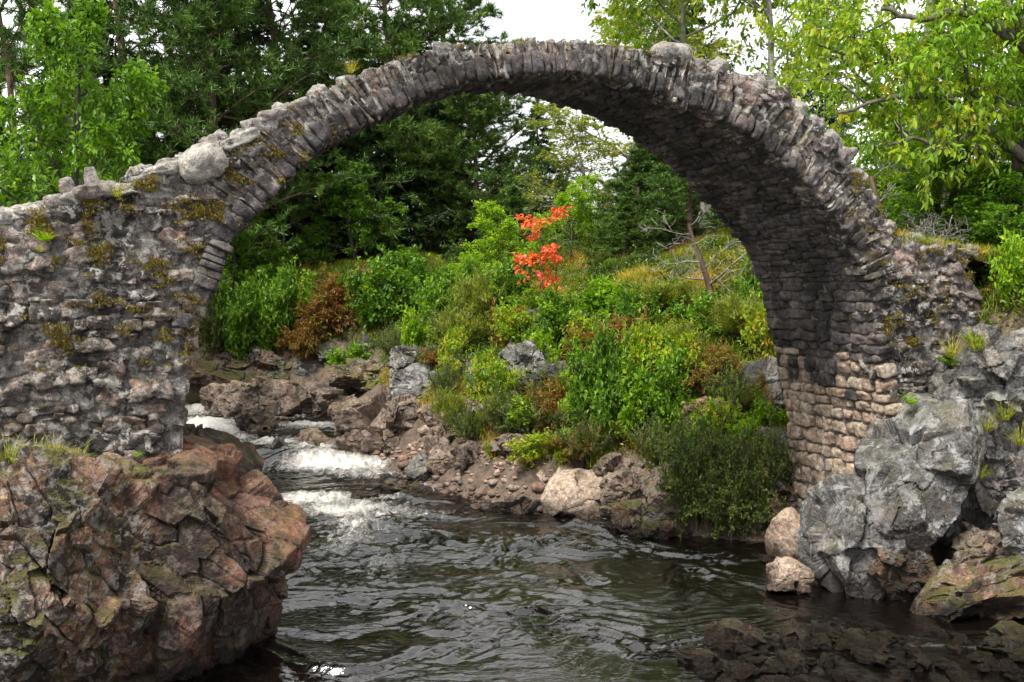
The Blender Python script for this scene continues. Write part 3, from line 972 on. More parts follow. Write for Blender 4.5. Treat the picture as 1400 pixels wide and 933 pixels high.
rock('dark low shelf of rock at the water below the bushes', 888, 736, 60, 46, M_dark, 137, Y=18.5, dep=.6, n=44, planes=8, cell=.4, amp=.05)
rock('grey angular stone on the shore beside the white rapids', 592, 655, 30, 40, M_grey, 138, Y=23.2, n=36, planes=9, cell=.5, amp=.05, cut=(.6, 1))
rock('dark wet rock in midstream below the rapids', 551, 684, 30, 28, M_wetrock, 139, Y=21.7, dep=.7, n=34, planes=9, cell=.4, amp=.05, cut=(.6, 1))
rock('small dark rock beside the midstream rock', 500, 690, 18, 14, M_wetrock, 140, Y=21.4, n=22, planes=8, cell=.3, amp=.04)
rock('big brown cliff block beside the waterfall', 532, 640, 66, 92, M_brown, 141, Y=25.6, dep=.7, name='boulder', n=80, planes=10, cell=.55, amp=.11, groove=.08, cut=(.68, .95), k=3)
rock('grey topped rock above the brown cliff block', 588, 570, 42, 62, M_grey, 142, Y=26.3, dep=.8, name='boulder', n=44, planes=10, cell=.6, amp=.08, cut=(.65, 1))
rock('brown ridge of rock left of the brown cliff block in the rapids', 500, 590, 46, 40, M_brown, 143, Y=28.4, dep=.6, n=40, planes=9, cell=.6, amp=.07)
rock('long pinkish rock island in the upper rapids', 355, 588, 72, 60, M_brown, 144, Y=29.2, dep=.5, name='boulder', n=56, planes=9, cell=.7, amp=.09, groove=.06, k=3.2, aniso=(1, 1, 1.4))
rock('jagged brown rock at the right end of the rock island', 440, 588, 40, 58, M_brown, 145, Y=29.4, dep=.7, n=40, planes=9, cell=.6, amp=.09)
rock('low grey rock above the white waterfall', 430, 626, 36, 30, M_brown, 146, Y=25.9, dep=.7, n=34, planes=8, cell=.5, amp=.05)
rock('small split rock at the left lip of the waterfall', 377, 636, 16, 34, M_grey, 147, Y=25.6, n=24, planes=9, cell=.3, amp=.05, cut=(.6, 1))
rock('dark jagged rock between island and waterfall', 345, 602, 26, 32, M_wetrock, 148, Y=27.2, n=30, planes=9, cell=.4, amp=.06)
rock('yellowish mossy rubble rock beyond the upper pool', 505, 538, 48, 42, M_dark, 149, Y=31.5, dep=.8, n=40, planes=9, cell=.4, amp=.08)
rock('dark ledge along the far side of the upper pool', 330, 530, 80, 42, M_dark, 150, Y=37.2, dep=.5, n=50, planes=9, cell=.9, amp=.12, k=3.2)
rock('grey ledge right of the dark ledge beyond the upper pool', 450, 524, 55, 52, M_grey, 151, Y=37.4, dep=.6, n=44, planes=9, cell=.9, amp=.12)
rock('bare grey rock face below the orange bracken slope', 478, 500, 34, 70, M_grey, 152, Y=38.6, dep=.6, n=40, planes=9, cell=.8, amp=.1, ry=.4)
rock('grey sloping rock face right of the bare grey face', 520, 515, 34, 60, M_grey, 153, Y=36.2, dep=.6, n=40, planes=9, cell=.8, amp=.1, ry=.5)
# rocks in the far bank's slope
bank = [('pale grey stone low on the slope under the red maple', 640, 518, 16, 30, M_grey), ('pale rock next to the pale grey stone under the red maple', 660, 535, 16, 26, M_grey),
        ('blue grey crag in the middle of the far slope', 715, 535, 36, 60, M_grey), ('grey crag right of the blue grey crag', 750, 545, 26, 46, M_grey),
        ('narrow grey rock high on the slope under the maple', 735, 470, 18, 36, M_grey), ('brown stone at the foot of the blue grey crag', 708, 568, 18, 24, M_brown),
        ('small brown rock low on the slope left of the bushes', 655, 580, 20, 26, M_brown), ('mossy rock step below the leaning pine', 985, 600, 40, 60, M_dark),
        ('grey rock beside the pier half way up the slope', 1048, 560, 26, 56, M_grey), ('pale arched rock beside the lower pier', 1060, 645, 34, 48, M_grey),
        ('moss topped rock at the left of the lower pier', 1055, 712, 34, 64, M_dark),
        ('brown shelf rock on the bank between pink boulder and dark bushes', 915, 690, 36, 50, M_brown), ('low brown stone above the rough brown rock of the shore', 850, 668, 30, 34, M_brown),
        ('crumbly brown rock on the bank above the cobbles', 610, 600, 34, 46, M_brown), ('pale rock on the bank over the cliff block', 560, 525, 30, 44, M_grey), ('brown rock half buried right of the cliff block', 600, 645, 26, 40, M_brown), ('grey stone between heather clumps of the far slope', 600, 500, 18, 24, M_grey),
        ('rounded brown rock on the cobbles right of the rapids', 640, 640, 22, 24, M_brown), ('low brown rock at the upper edge of the cobbles', 700, 625, 24, 22, M_brown)]
for i, (lb, px, py, hw, hh, mt) in enumerate(bank):
    rock(lb, px, py, hw, hh, mt, 160 + i, n=34, planes=9, cell=.45, amp=.06, cut=(.62, 1.0), dep=.8, rz=i)


# ------------------------------------------------------------------ vegetation
UP = np.array([0, 0, 1.0])


def tubes(lines, sides=6):
    """[(pts, radii)] -> V, F"""
    Vs, Fs, n = [], [], 0
    a = np.linspace(0, 2 * math.pi, sides, endpoint=False)
    ca, sa = np.cos(a)[None, :, None], np.sin(a)[None, :, None]
    for pts, rad in lines:
        pts = np.asarray(pts); rad = np.asarray(rad)
        t = nrm(np.gradient(pts, axis=0))
        ref = np.where(np.abs(t[:, 2:3]) > .9, np.array([[1., 0, 0]]), UP[None])
        s = nrm(np.cross(t, ref)); b = np.cross(s, t)
        V = pts[:, None] + (s[:, None] * ca + b[:, None] * sa) * rad[:, None, None]
        k = len(pts)
        idx = np.arange(k * sides).reshape(k, sides)
        nx = np.roll(idx, -1, 1)
        Fs.append(np.stack([idx[:-1], nx[:-1], nx[1:], idx[1:]], -1).reshape(-1, 4) + n)
        Vs.append(V.reshape(-1, 3)); n += k * sides
    return np.concatenate(Vs), np.concatenate(Fs)


LEAF6 = (np.array([[0, 0, 0], [.3, .5, .10], [.3, -.5, .10], [.7, .42, .02], [.7, -.42, .02], [1, 0, -.16], [.5, 0, -.03]]),
         [np.array([[0, 6, 1], [0, 2, 6], [6, 3, 1], [6, 2, 4], [6, 5, 3], [6, 4, 5]])])
LEAF4 = (np.array([[0, 0, 0], [.5, .5, .09], [1, 0, -.08], [.5, -.5, .09]]), [np.array([[0, 3, 2, 1]])])
BLADE = (np.array([[0, .5, 0], [0, -.5, 0], [1, 0, 0]]), [np.array([[0, 1, 2]])])
BENT = (np.array([[0, .5, 0], [0, -.5, 0], [.55, .35, .0], [.55, -.35, .0], [1, 0, -.28]]), [np.array([[0, 1, 3], [0, 3, 2], [2, 3, 4]])])


def leaves(pos, dr, nor, ln, wd, tint, tmpl):
    T, Fs = tmpl
    dr = nrm(dr)
    sd = nrm(np.cross(nor, dr))
    nn = np.cross(dr, sd)
    N = len(pos)
    ln = np.broadcast_to(ln, N)[:, None, None]; wd = np.broadcast_to(wd, N)[:, None, None]
    V = pos[:, None] + dr[:, None] * T[None, :, 0:1] * ln + sd[:, None] * T[None, :, 1:2] * wd + nn[:, None] * T[None, :, 2:3] * ln
    F = [(f[None] + (np.arange(N) * len(T))[:, None, None]).reshape(-1, f.shape[1]) for f in Fs]
    return V.reshape(-1, 3), F, {'tint': np.repeat(np.broadcast_to(tint, N), len(T))}


def grow(r, p0, d0, L, r0, lv, P, out, tips):
    n = P['seg'][lv]
    pts = [np.array(p0, float)]
    d = nrm(np.array(d0, float))
    for i in range(n):
        d = nrm(d + r.normal(0, P['wob'][lv], 3) + UP * P['trop'][lv] / n)
        pts.append(pts[-1] + d * L / n)
    pts = np.array(pts)
    t = np.linspace(0, 1, n + 1)
    out.append((pts, np.maximum(r0 * (1 - P.get('taper', .85) * t), P.get('rmin', .004)), lv))
    if lv == len(P['seg']) - 1:
        tips.append(pts)
        return
    if P.get('leafall') and lv >= 2: tips.append(pts)
    k = P['n'][lv]
    t0 = P['t0'][lv]
    az = r.uniform(0, 6.28)
    for j in range(k):
        tt = t0 + (1 - t0) * (j + r.uniform(.1, .9)) / k
        x = tt * n; i = min(int(x), n - 1)
        p = pts[i] + (pts[i + 1] - pts[i]) * (x - i)
        ax = nrm(pts[i + 1] - pts[i])
        az += 2.4 + r.normal(0, .35)
        ref = np.array([1., 0, 0]) if abs(ax[2]) > .9 else UP
        s = nrm(np.cross(ax, ref)); b = np.cross(s, ax)
        if lv > 0 and P.get('flat'):
            b = b * P['flat']
        an = P['ang'][lv] + r.normal(0, .15)
        dd = ax * math.cos(an) + nrm(s * math.cos(az) + b * math.sin(az)) * math.sin(an)
        l = L * P['ratio'][lv] * P['shape'][lv](tt) * r.uniform(.7, 1.2)
        grow(r, p, dd, l, max(r0 * (1 - .8 * tt) * P['rr'][lv], .005), lv + 1, P, out, tips)


def tree_object(name, trunk_lines, crown_parts, bark, leafm, sides=(10, 6, 4, 3)):
    """Empty > trunk, crown"""
    root = empty(name)
    V, F = [], []
    n = 0
    for lv in range(4):
        ls = [(p, q) for p, q, l in trunk_lines if min(l, 3) == lv]
        if ls:
            v, f = tubes(ls, sides[lv])
            V.append(v); F.append(f + n); n += len(v)
    obj('trunk', mesh('trunk', np.concatenate(V), np.concatenate(F), bark), root)
    V, F, A = join(crown_parts)
    obj('crown', mesh('crown', V, F, leafm, A, smooth=False), root)
    return root


def pine(seed, H, spread, nb=34, start=.18, dens=1.0, bark=None, leafm=None, needle=.20, droop=-.1, dome=True, ntw=9, blade=.024):
    r = np.random.default_rng(seed)
    P = dict(seg=[10, 5, 3], wob=[.035, .10, .16], trop=[.2, .25 + droop, .25], n=[nb, ntw], t0=[start, .22], ang=[1.35, .8], ratio=[spread / H, .42],
             shape=[(lambda t: (1 - .72 * ((t - start) / (1 - start)) ** 1.6) if dome else (1.08 - (t - start) / (1 - start))), lambda t: 1.1 - .6 * t], rr=[.32, .45], flat=.45)
    out, tips = [], []
    grow(r, (0, 0, -.4), (r.normal(0, .03), r.normal(0, .03), 1), H, H * .017, 0, P, out, tips)
    pos, dr, tw = [], [], []
    for i, pts in enumerate(tips):
        k = max(2, int(round(4 * dens)))
        L = np.linalg.norm(pts[-1] - pts[0])
        t = r.uniform(.1, 1.0, k); t[0] = 1
        x = t * (len(pts) - 1); ii = np.minimum(x.astype(int), len(pts) - 2)
        pos.append(pts[ii] + (pts[ii + 1] - pts[ii]) * (x - ii)[:, None] + r.normal(0, .05, (k, 3)))
        dr.append(np.repeat((pts[-1] - pts[0])[None] / max(L, .01), k, 0))
        tw.append(np.full(k, r.normal(0, .10)))
    pos, dr, tw = np.concatenate(pos), np.concatenate(dr), np.concatenate(tw)
    nbld = 15
    N = len(pos) * nbld
    p = np.repeat(pos, nbld, 0); d = np.repeat(dr, nbld, 0)
    rd = nrm(r.normal(0, 1, (N, 3)))
    d = nrm(d * .75 + rd * .95 + UP * .30)
    p = p - np.repeat(dr, nbld, 0) * (r.uniform(0, .16, (N, 1)))
    ti = np.clip(.45 + np.repeat(tw, nbld) + r.normal(0, .13, N), 0, 1)
    cr = leaves(p, d, nrm(r.normal(0, 1, (N, 3))), needle * r.uniform(.6, 1.15, N), blade * r.uniform(.8, 1.4, N), ti, BLADE)
    return tree_object('pine_tree', out, [cr], bark, leafm)


def spruce(seed, H, spread, nb=70, bark=None, leafm=None, ntw=13, blade=.045):
    r = np.random.default_rng(seed)
    P = dict(seg=[8, 5, 2], wob=[.012, .05, .10], trop=[.1, -.10, -.35], n=[nb, ntw], t0=[.10, .12], ang=[1.62, .85], ratio=[spread / H, .34],
             shape=[lambda t: 1.12 - t, lambda t: 1.15 - .75 * t], rr=[.22, .4], flat=.18)
    out, tips = [], []
    grow(r, (0, 0, -.4), (0, 0, 1), H, H * .015, 0, P, out, tips)
    pos, dr, tw = [], [], []
    for pts in tips:
        k = 9
        t = np.linspace(.05, 1, k)
        pos.append(pts[0] + (pts[-1] - pts[0]) * t[:, None]); dr.append(np.repeat((pts[-1] - pts[0])[None], k, 0)); tw.append(np.full(k, r.normal(0, .12)))
    pos, dr, tw = nrm(np.zeros((0, 3))) if not pos else np.concatenate(pos), nrm(np.concatenate(dr)), np.concatenate(tw)
    k = 3
    N = len(pos) * k
    p = np.repeat(pos, k, 0) + r.normal(0, .03, (N, 3))
    d = nrm(np.repeat(dr, k, 0) + r.normal(0, .55, (N, 3)) - UP * .22)
    ti = np.clip(.45 + np.repeat(tw, k) + r.normal(0, .12, N), 0, 1)
    cr = leaves(p, d, nrm(r.normal(0, .5, (N, 3)) + UP), r.uniform(.12, .24, N), blade * r.uniform(.8, 1.5, N), ti, BENT)
    return tree_object('spruce_tree', out, [cr], bark, leafm)


def broadleaf(seed, H, spread, bark, leafm, nl=(9, 7, 6), leaf=.11, per=9, droop=.25, start=.22, wid=.55, tmpl=LEAF4, trop=(.2, .25, .1, -.1), wob=(.06, .13, .17, .2), name='broadleaf_tree',
              ang=(.95, .8, .75), r0=None, lean=(0, 0), spray=.05, shape0=None, fall=.5, ratio=(.5, .5), rmin=.005):
    r = np.random.default_rng(seed)
    P = dict(seg=[8, 6, 4, 3], wob=list(wob), trop=list(trop), n=list(nl), t0=[start, .2, .15], ang=list(ang), ratio=[spread / H, ratio[0], ratio[1]],
             shape=[shape0 or (lambda t: 1.15 - .7 * t), lambda t: 1.1 - .55 * t, lambda t: 1.1 - .5 * t], rr=[.5, .55, .55], leafall=True, rmin=rmin)
    out, tips = [], []
    grow(r, (0, 0, -.3), (lean[0] + r.normal(0, .04), lean[1] + r.normal(0, .04), 1), H, r0 or H * .022, 0, P, out, tips)
    pos, dr, tw = [], [], []
    for pts in tips:
        k = per
        t = r.uniform(.12, 1.0, k); t[:2] = 1
        x = t * (len(pts) - 1); ii = np.minimum(x.astype(int), len(pts) - 2)
        pos.append(pts[ii] + (pts[ii + 1] - pts[ii]) * (x - ii)[:, None])
        dr.append(nrm(pts[ii + 1] - pts[ii])); tw.append(np.full(k, r.normal(0, .14)))
    pos, dr, tw = np.concatenate(pos), np.concatenate(dr), np.concatenate(tw)
    N = len(pos)
    pos = pos + r.normal(0, spray, (N, 3))
    d = nrm(dr * .6 + r.normal(0, .55, (N, 3)) - UP * droop)
    nor = nrm(r.normal(0, .45, (N, 3)) + UP)
    ti = np.clip(fall + tw + r.normal(0, .12, N), 0, 1)
    ln = leaf * r.uniform(.65, 1.25, N)
    cr = leaves(pos, d, nor, ln, ln * wid, ti, tmpl)
    return tree_object(name, out, [cr], bark, leafm)


def shrub(seed, rad, H, leafm, bark, nst=16, per=14, leaf=.06, wid=.55, tmpl=LEAF4, name='shrub', up=.9, droop=.0, fall=.5, nsub=6, sub=.45):
    """Empty > stems, foliage: many stems from one foot"""
    r = np.random.default_rng(seed)
    lines, tips = [], []
    for i in range(nst):
        az = r.uniform(0, 6.28); out = r.uniform(0.05, 1) ** .6
        tgt = np.array([math.cos(az) * rad * out, math.sin(az) * rad * out, H * math.sqrt(max(0.08, 1 - (out * .85) ** 2)) * r.uniform(.5, 1.12)])
        b = np.array([math.cos(az), math.sin(az), 0]) * rad * .12 * r.random()
        t = np.linspace(0, 1, 6)[:, None]
        mid = np.array([tgt[0] * .35, tgt[1] * .35, tgt[2] * .62])
        pts = b * (1 - t) ** 2 + 2 * mid * t * (1 - t) + tgt * t * t + r.normal(0, .02 * rad, (6, 3)) * t
        pts[0, 2] -= .12
        lines.append((pts, np.linspace(.014, .004, 6) * max(rad, .5), 2))
        tips.append(pts[2:])
        for j in range(nsub):
            a = r.uniform(.25, .95) * 5; k = min(int(a), 4); p0 = pts[k] + (pts[k + 1] - pts[k]) * (a - k)
            dd = nrm(r.normal(0, 1, 3) + UP * (.35 + up * .5) + nrm(tgt) * .7) * rad * sub * r.uniform(.5, 1.1)
            q = np.stack([p0, p0 + dd * .55, p0 + dd + UP * (-.06 * droop)])
            lines.append((q, np.array([.006, .004, .003]) * max(rad, .5), 3)); tips.append(q)
    pos, dr, tw = [], [], []
    for pts in tips:
        t = r.uniform(.1, 1, per); t[0] = 1
        x = t * (len(pts) - 1); ii = np.minimum(x.astype(int), len(pts) - 2)
        pos.append(pts[ii] + (pts[ii + 1] - pts[ii]) * (x - ii)[:, None]); dr.append(nrm(pts[ii + 1] - pts[ii])); tw.append(np.full(per, r.normal(0, .2)))
    pos, dr, tw = np.concatenate(pos), np.concatenate(dr), np.concatenate(tw)
    N = len(pos)
    d = nrm(dr * up + r.normal(0, .6, (N, 3)) - UP * droop)
    ln = leaf * r.uniform(.6, 1.3, N)
    cr = leaves(pos + r.normal(0, leaf * .3, (N, 3)), d, nrm(r.normal(0, .5, (N, 3)) + UP), ln, ln * wid, np.clip(fall + tw + r.normal(0, .12, N), 0, 1), tmpl)
    root = empty(name)
    v, f = tubes([(p, q) for p, q, _ in lines], 4)
    obj('stems', mesh('stems', v, f, bark), root)
    V, F, A = join([cr])
    obj('foliage', mesh('foliage', V, F, leafm, A, smooth=False), root)
    return root


def tuft(seed, n, L, spread, leafm, wid=.012, name='grass_tuft', fern=False):
    """a clump of arching blades, or fern fronds"""
    r = np.random.default_rng(seed)
    P, D, Nn, ln, wd, ti = [], [], [], [], [], []
    for i in range(n):
        az = r.uniform(0, 6.28); e = r.uniform(.5, 1.35)
        d = np.array([math.cos(az) * math.cos(e), math.sin(az) * math.cos(e), math.sin(e)])
        b = np.array([math.cos(az), math.sin(az), 0]) * spread * math.sqrt(r.random())
        l = L * r.uniform(.6, 1.15)
        k = 7 if fern else 3
        p = b.copy(); t_ = np.clip(r.normal(.5, .18), 0, 1)
        for j in range(k):
            nd = nrm(d - UP * (.9 if fern else .55) * (j / k) ** 1.3)
            if fern:
                s = nrm(np.cross(nd, UP)); w_ = l * .34 * (1 - .75 * (j / k))
                for sg in (-1, 1):
                    P.append(p); D.append(nrm(s * sg + nd * .5)); Nn.append(UP + r.normal(0, .2, 3)); ln.append(w_); wd.append(w_ * .36); ti.append(t_)
            else:
                P.append(p); D.append(nd); Nn.append(nrm(np.cross(np.cross(nd, UP), nd) + 1e-3)); ln.append(l / k * 1.25); wd.append(wid * (1 - .25 * j)); ti.append(t_)
            p = p + nd * l / k
    V, F, A = join([leaves(np.array(P), np.array(D), nrm(np.array(Nn)), np.array(ln), np.array(wd), np.array(ti), LEAF4)])
    return obj(name, mesh(name, V, F, leafm, A, smooth=False))


B_pine = bark_mat('pine_bark', (0.035, 0.025, 0.02), (0.17, 0.10, 0.07))
B_dark = bark_mat('dark_bark', (0.02, 0.017, 0.014), (0.10, 0.085, 0.07))
B_lich = bark_mat('lichen_bark', (0.05, 0.042, 0.035), (0.36, 0.35, 0.29), 9)
B_birch = bark_mat('birch_bark', (0.12, 0.10, 0.09), (0.42, 0.39, 0.36), 5)
B_twig = bark_mat('twig', (0.05, 0.035, 0.025), (0.15, 0.11, 0.08))

L_pine = leaf_mat('pine_needles', [(0.016, 0.040, 0.012), (0.045, 0.105, 0.024), (0.11, 0.19, 0.035)], trans=.12)
L_spruce = leaf_mat('spruce_needles', [(0.010, 0.024, 0.012), (0.022, 0.055, 0.022), (0.05, 0.10, 0.03)], trans=.08)
L_green = leaf_mat('green_leaves', [(0.022, 0.065, 0.006), (0.065, 0.16, 0.012), (0.15, 0.28, 0.02)])
L_lime = leaf_mat('lime_leaves', [(0.045, 0.12, 0.007), (0.12, 0.25, 0.012), (0.27, 0.39, 0.022)], trans=.42)
L_autumn = leaf_mat('turning_leaves', [(0.05, 0.12, 0.012), (0.12, 0.22, 0.015), (0.23, 0.31, 0.022), (0.24, 0.16, 0.02)], trans=.42)
L_birch = leaf_mat('birch_leaves', [(0.05, 0.10, 0.015), (0.13, 0.18, 0.025), (0.27, 0.27, 0.03)], trans=.45)
L_red = leaf_mat('red_leaves', [(0.40, 0.045, 0.035), (0.50, 0.085, 0.06), (0.50, 0.17, 0.05), (0.24, 0.20, 0.03)], trans=.35)
L_broom = leaf_mat('broom_stems', [(0.05, 0.09, 0.012), (0.12, 0.17, 0.02), (0.20, 0.23, 0.03)], trans=.2)
L_heath = leaf_mat('heath_leaves', [(0.018, 0.040, 0.013), (0.055, 0.10, 0.024), (0.13, 0.17, 0.04)], trans=.2)
L_bracken = leaf_mat('bracken', [(0.09, 0.04, 0.02), (0.15, 0.08, 0.03), (0.16, 0.13, 0.035), (0.09, 0.11, 0.02)], trans=.3)
L_grass = leaf_mat('grass_blades', [(0.05, 0.09, 0.008), (0.12, 0.17, 0.015), (0.24, 0.23, 0.04), (0.30, 0.20, 0.06)], trans=.3)
L_moss = leaf_mat('moss_tufts', [(0.03, 0.022, 0.006), (0.07, 0.05, 0.010), (0.10, 0.095, 0.012), (0.16, 0.15, 0.015)], trans=.15)
L_under = leaf_mat('undergrowth_leaves', [(0.015, 0.035, 0.008), (0.045, 0.09, 0.012), (0.11, 0.16, 0.018), (0.18, 0.18, 0.025), (0.15, 0.08, 0.025)], trans=.3)

protos = {}


def plant(kind, make, px, Y, label, top=None, H0=None, py=None, sx=1.0, rz=None, group=None, cat='tree', yaw_lean=0.0, scale=None):
    """stand a plant of this kind on the ground under photo column px at distance Y (or where pixel py meets the ground)"""
    if py is not None and Y is None:
        b = ground_hit(px, py)
    else:
        X = (px - 700) / FPX * Y
        b = np.array([X, Y, float(ground_z(X, Y)[0])])
    if kind in protos:
        o = copy_tree(protos[kind])
    else:
        o = protos[kind] = make()
    if scale is None:
        zt = EYE - (top - HZ) / FPX * b[1]
        scale = (zt - b[2]) / H0
    o.location = b
    o.scale = (scale * sx, scale * sx, scale)
    o.rotation_euler = (0, yaw_lean, (zlib.crc32(label.encode()) % 628) / 100 if rz is None else rz)
    return tag(o, label, cat, group)


def pA(): return pine(1, 12, 4.0, nb=60, start=.06, bark=B_pine, leafm=L_pine, dens=1.7, ntw=12, needle=.24, blade=.032)
def pB(): return pine(2, 12, 4.3, nb=54, start=.14, bark=B_pine, leafm=L_pine, dens=1.7, ntw=12, needle=.24, blade=.032)
def pC(): return pine(3, 7, 2.6, nb=46, start=.03, bark=B_pine, leafm=L_pine, dens=1.5, ntw=11, needle=.20, dome=False, blade=.030)
def sA(): return spruce(4, 13, 4.2, nb=95, ntw=16, bark=B_dark, leafm=L_spruce, blade=.06)
def sB(): return spruce(5, 11, 3.1, nb=80, ntw=14, bark=B_dark, leafm=L_spruce, blade=.06)


WOOD = 'dark conifers of the wood behind the bridge'
for a in [
    ('pA', 40, 31, -70, .9, 'dark ragged pine at the top left corner with sky showing beside it'),
    ('pB', 205, 43, -190, 1.0, 'tall pine with a bare reddish trunk behind the left bridge wall'),
    ('pC', 140, 42, 40, 1.2, 'bushy green young pine right of the bright leafy tree behind the left wall'),
    ('pC', 232, 44, 90, 1.2, 'bushy young pine just behind the sloping left parapet'),
    ('pA', 300, 42, -150, 1.0, 'dense pine behind the left shoulder of the arch'),
    ('pB', 415, 46, -120, 1.1, 'broad pine with layered boughs above the left shoulder of the arch'),
    ('pA', 535, 47, -90, 1.05, 'dark pine with flat sprays left of the sky gap over the arch'),
    ('pB', 645, 48, -70, 1.15, 'pine whose bough reaches into the sky gap over the crown of the arch'),
    ('pC', 10, 26, 150, 1.1, 'low dark pine at the left photo edge behind the wall'),
]:
    pass
    plant(a[0], globals()[a[0]], a[1], a[2], a[5], a[3], {'pA': 11.4, 'pB': 11.4, 'pC': 6.6}[a[0]], sx=a[4], group='pines behind the bridge')
for a in [
    ('sA', 500, 46, 90, 1.25, 'big dark spruce with hanging boughs seen through the left half of the arch'),
    ('sA', 595, 47, 85, 1.2, 'dark spruce in the middle of the arch opening left of the sky gap'),
    ('sB', 735, 54, 150, 1.25, 'pointed blue-green spruce standing alone in the sky gap under the arch'),
    ('sB', 690, 56, 215, 1.2, 'smaller distant spruce left of the pointed spruce under the arch'),
    ('sA', 330, 48, -60, 1.3, 'spruce deep in the wood behind the left bridge wall'),
    ('sA', 130, 44, -20, 1.2, 'spruce deep in the wood at the upper left'),
    ('sA', 450, 50, -40, 1.2, 'spruce deep in the wood above the left shoulder of the arch'),
    ('sA', 545, 50, 60, 1.3, 'tall dark spruce between the two big spruces in the arch'),
    ('sA', 615, 50, 120, 1.2, 'dark spruce right of the two big spruces in the arch'),
    ('sB', 440, 47, 150, 1.5, 'dark spruce behind the light green drooping tree'),
    ('sB', 765, 62, 240, 1.4, 'distant spruce just right of the pointed spruce'),
    ('sB', 830, 62, 250, 1.5, 'distant spruce behind the birch trunks in the arch'),
    ('sB', 880, 58, 210, 1.5, 'distant spruce behind the green pine in the arch'),
    ('sB', 790, 60, 265, 1.2, 'far small spruce right of the pointed spruce under the arch'),
    ('sA', 935, 58, -40, 1.0, 'pale far conifer at the top edge right of the crown of the arch'),
    ('sA', 1120, 48, 60, 1.2, 'dark conifer behind the leafy branches above the right shoulder of the arch'),
    ('sA', 1275, 46, 50, 1.2, 'dark conifer behind the bright leaves at the upper right'),
    ('sA', 1400, 44, 60, 1.2, 'dark conifer at the right photo edge behind the bright leaves'),
]:
    plant(a[0], globals()[a[0]], a[1], a[2], a[5], a[3], {'sA': 12.3, 'sB': 10.3}[a[0]], sx=a[4], group=WOOD)
for a in [
    ('pA', 655, 46, 115, 1.2, 'slim pine left of the sky gap under the crown of the arch'),
    ('pC', 905, 35, 150, 1.45, 'green pine filling the right half of the arch opening'),
    ('pC', 980, 38, 110, 1.35, 'pine close to the right inside of the arch'),
    ('pC', 855, 31, 270, 1.7, 'young pine under the green pine in the right half of the arch'),
    ('pC', 800, 36, 290, 1.6, 'small pine behind the yellow-green saplings in the arch'),
    ('pC', 1010, 31, 280, 1.9, 'young pine against the right inside of the arch above the leaning pine'),
    ('pC', 945, 31, 175, 1.7, 'dense green pine behind the bare-boughed leaning stem'),
    ('pC', 880, 33, 205, 1.6, 'dark green pine between the tall sapling and the leaning stem'),
    ('pC', 700, 37, 255, 1.5, 'young pine behind the yellow-green sapling left of the maple'),
    ('pB', 1085, 40, 180, 1.5, 'pine hidden mostly by the right side of the arch'),
]:
    plant(a[0], globals()[a[0]], a[1], a[2], a[5], a[3], {'pA': 11.4, 'pB': 11.4, 'pC': 6.6}[a[0]], sx=a[4], group='pines upstream of the arch')


# leafy trees
def bA(): return broadleaf(21, 7, 3.2, B_dark, L_green, nl=(16, 10, 8), leaf=.17, per=10, start=.06)
def bB(): return broadleaf(22, 11, 3.4, B_birch, L_birch, nl=(18, 9, 7), leaf=.12, per=8, start=.2, droop=.6, trop=(.1, .2, -.2, -.7), ang=(.75, .8, .8), wid=.7, r0=.13)
def bC(): return broadleaf(23, 4.5, 2.0, B_twig, L_lime, nl=(14, 8, 7), leaf=.12, per=10, start=.06, r0=.05)
def bD(): return broadleaf(24, 8, 4.4, B_dark, L_lime, nl=(13, 9, 7), leaf=.20, per=13, start=.05, wid=.36, tmpl=LEAF6, droop=.75, r0=.17, wob=(.08, .17, .2, .22), fall=.42)
def bE(): return broadleaf(25, 8, 4.4, B_lich, L_autumn, nl=(13, 10, 7), leaf=.155, per=10, start=.10, wid=.38, tmpl=LEAF6, droop=.7, r0=.15, wob=(.08, .19, .22, .22), fall=.38)

def bF(): return broadleaf(26, 8, 4.4, B_lich, L_autumn, nl=(13, 10, 7), leaf=.15, per=10, start=.52, wid=.38, tmpl=LEAF6, droop=.5, r0=.13, wob=(.08, .19, .22, .22), fall=.42)


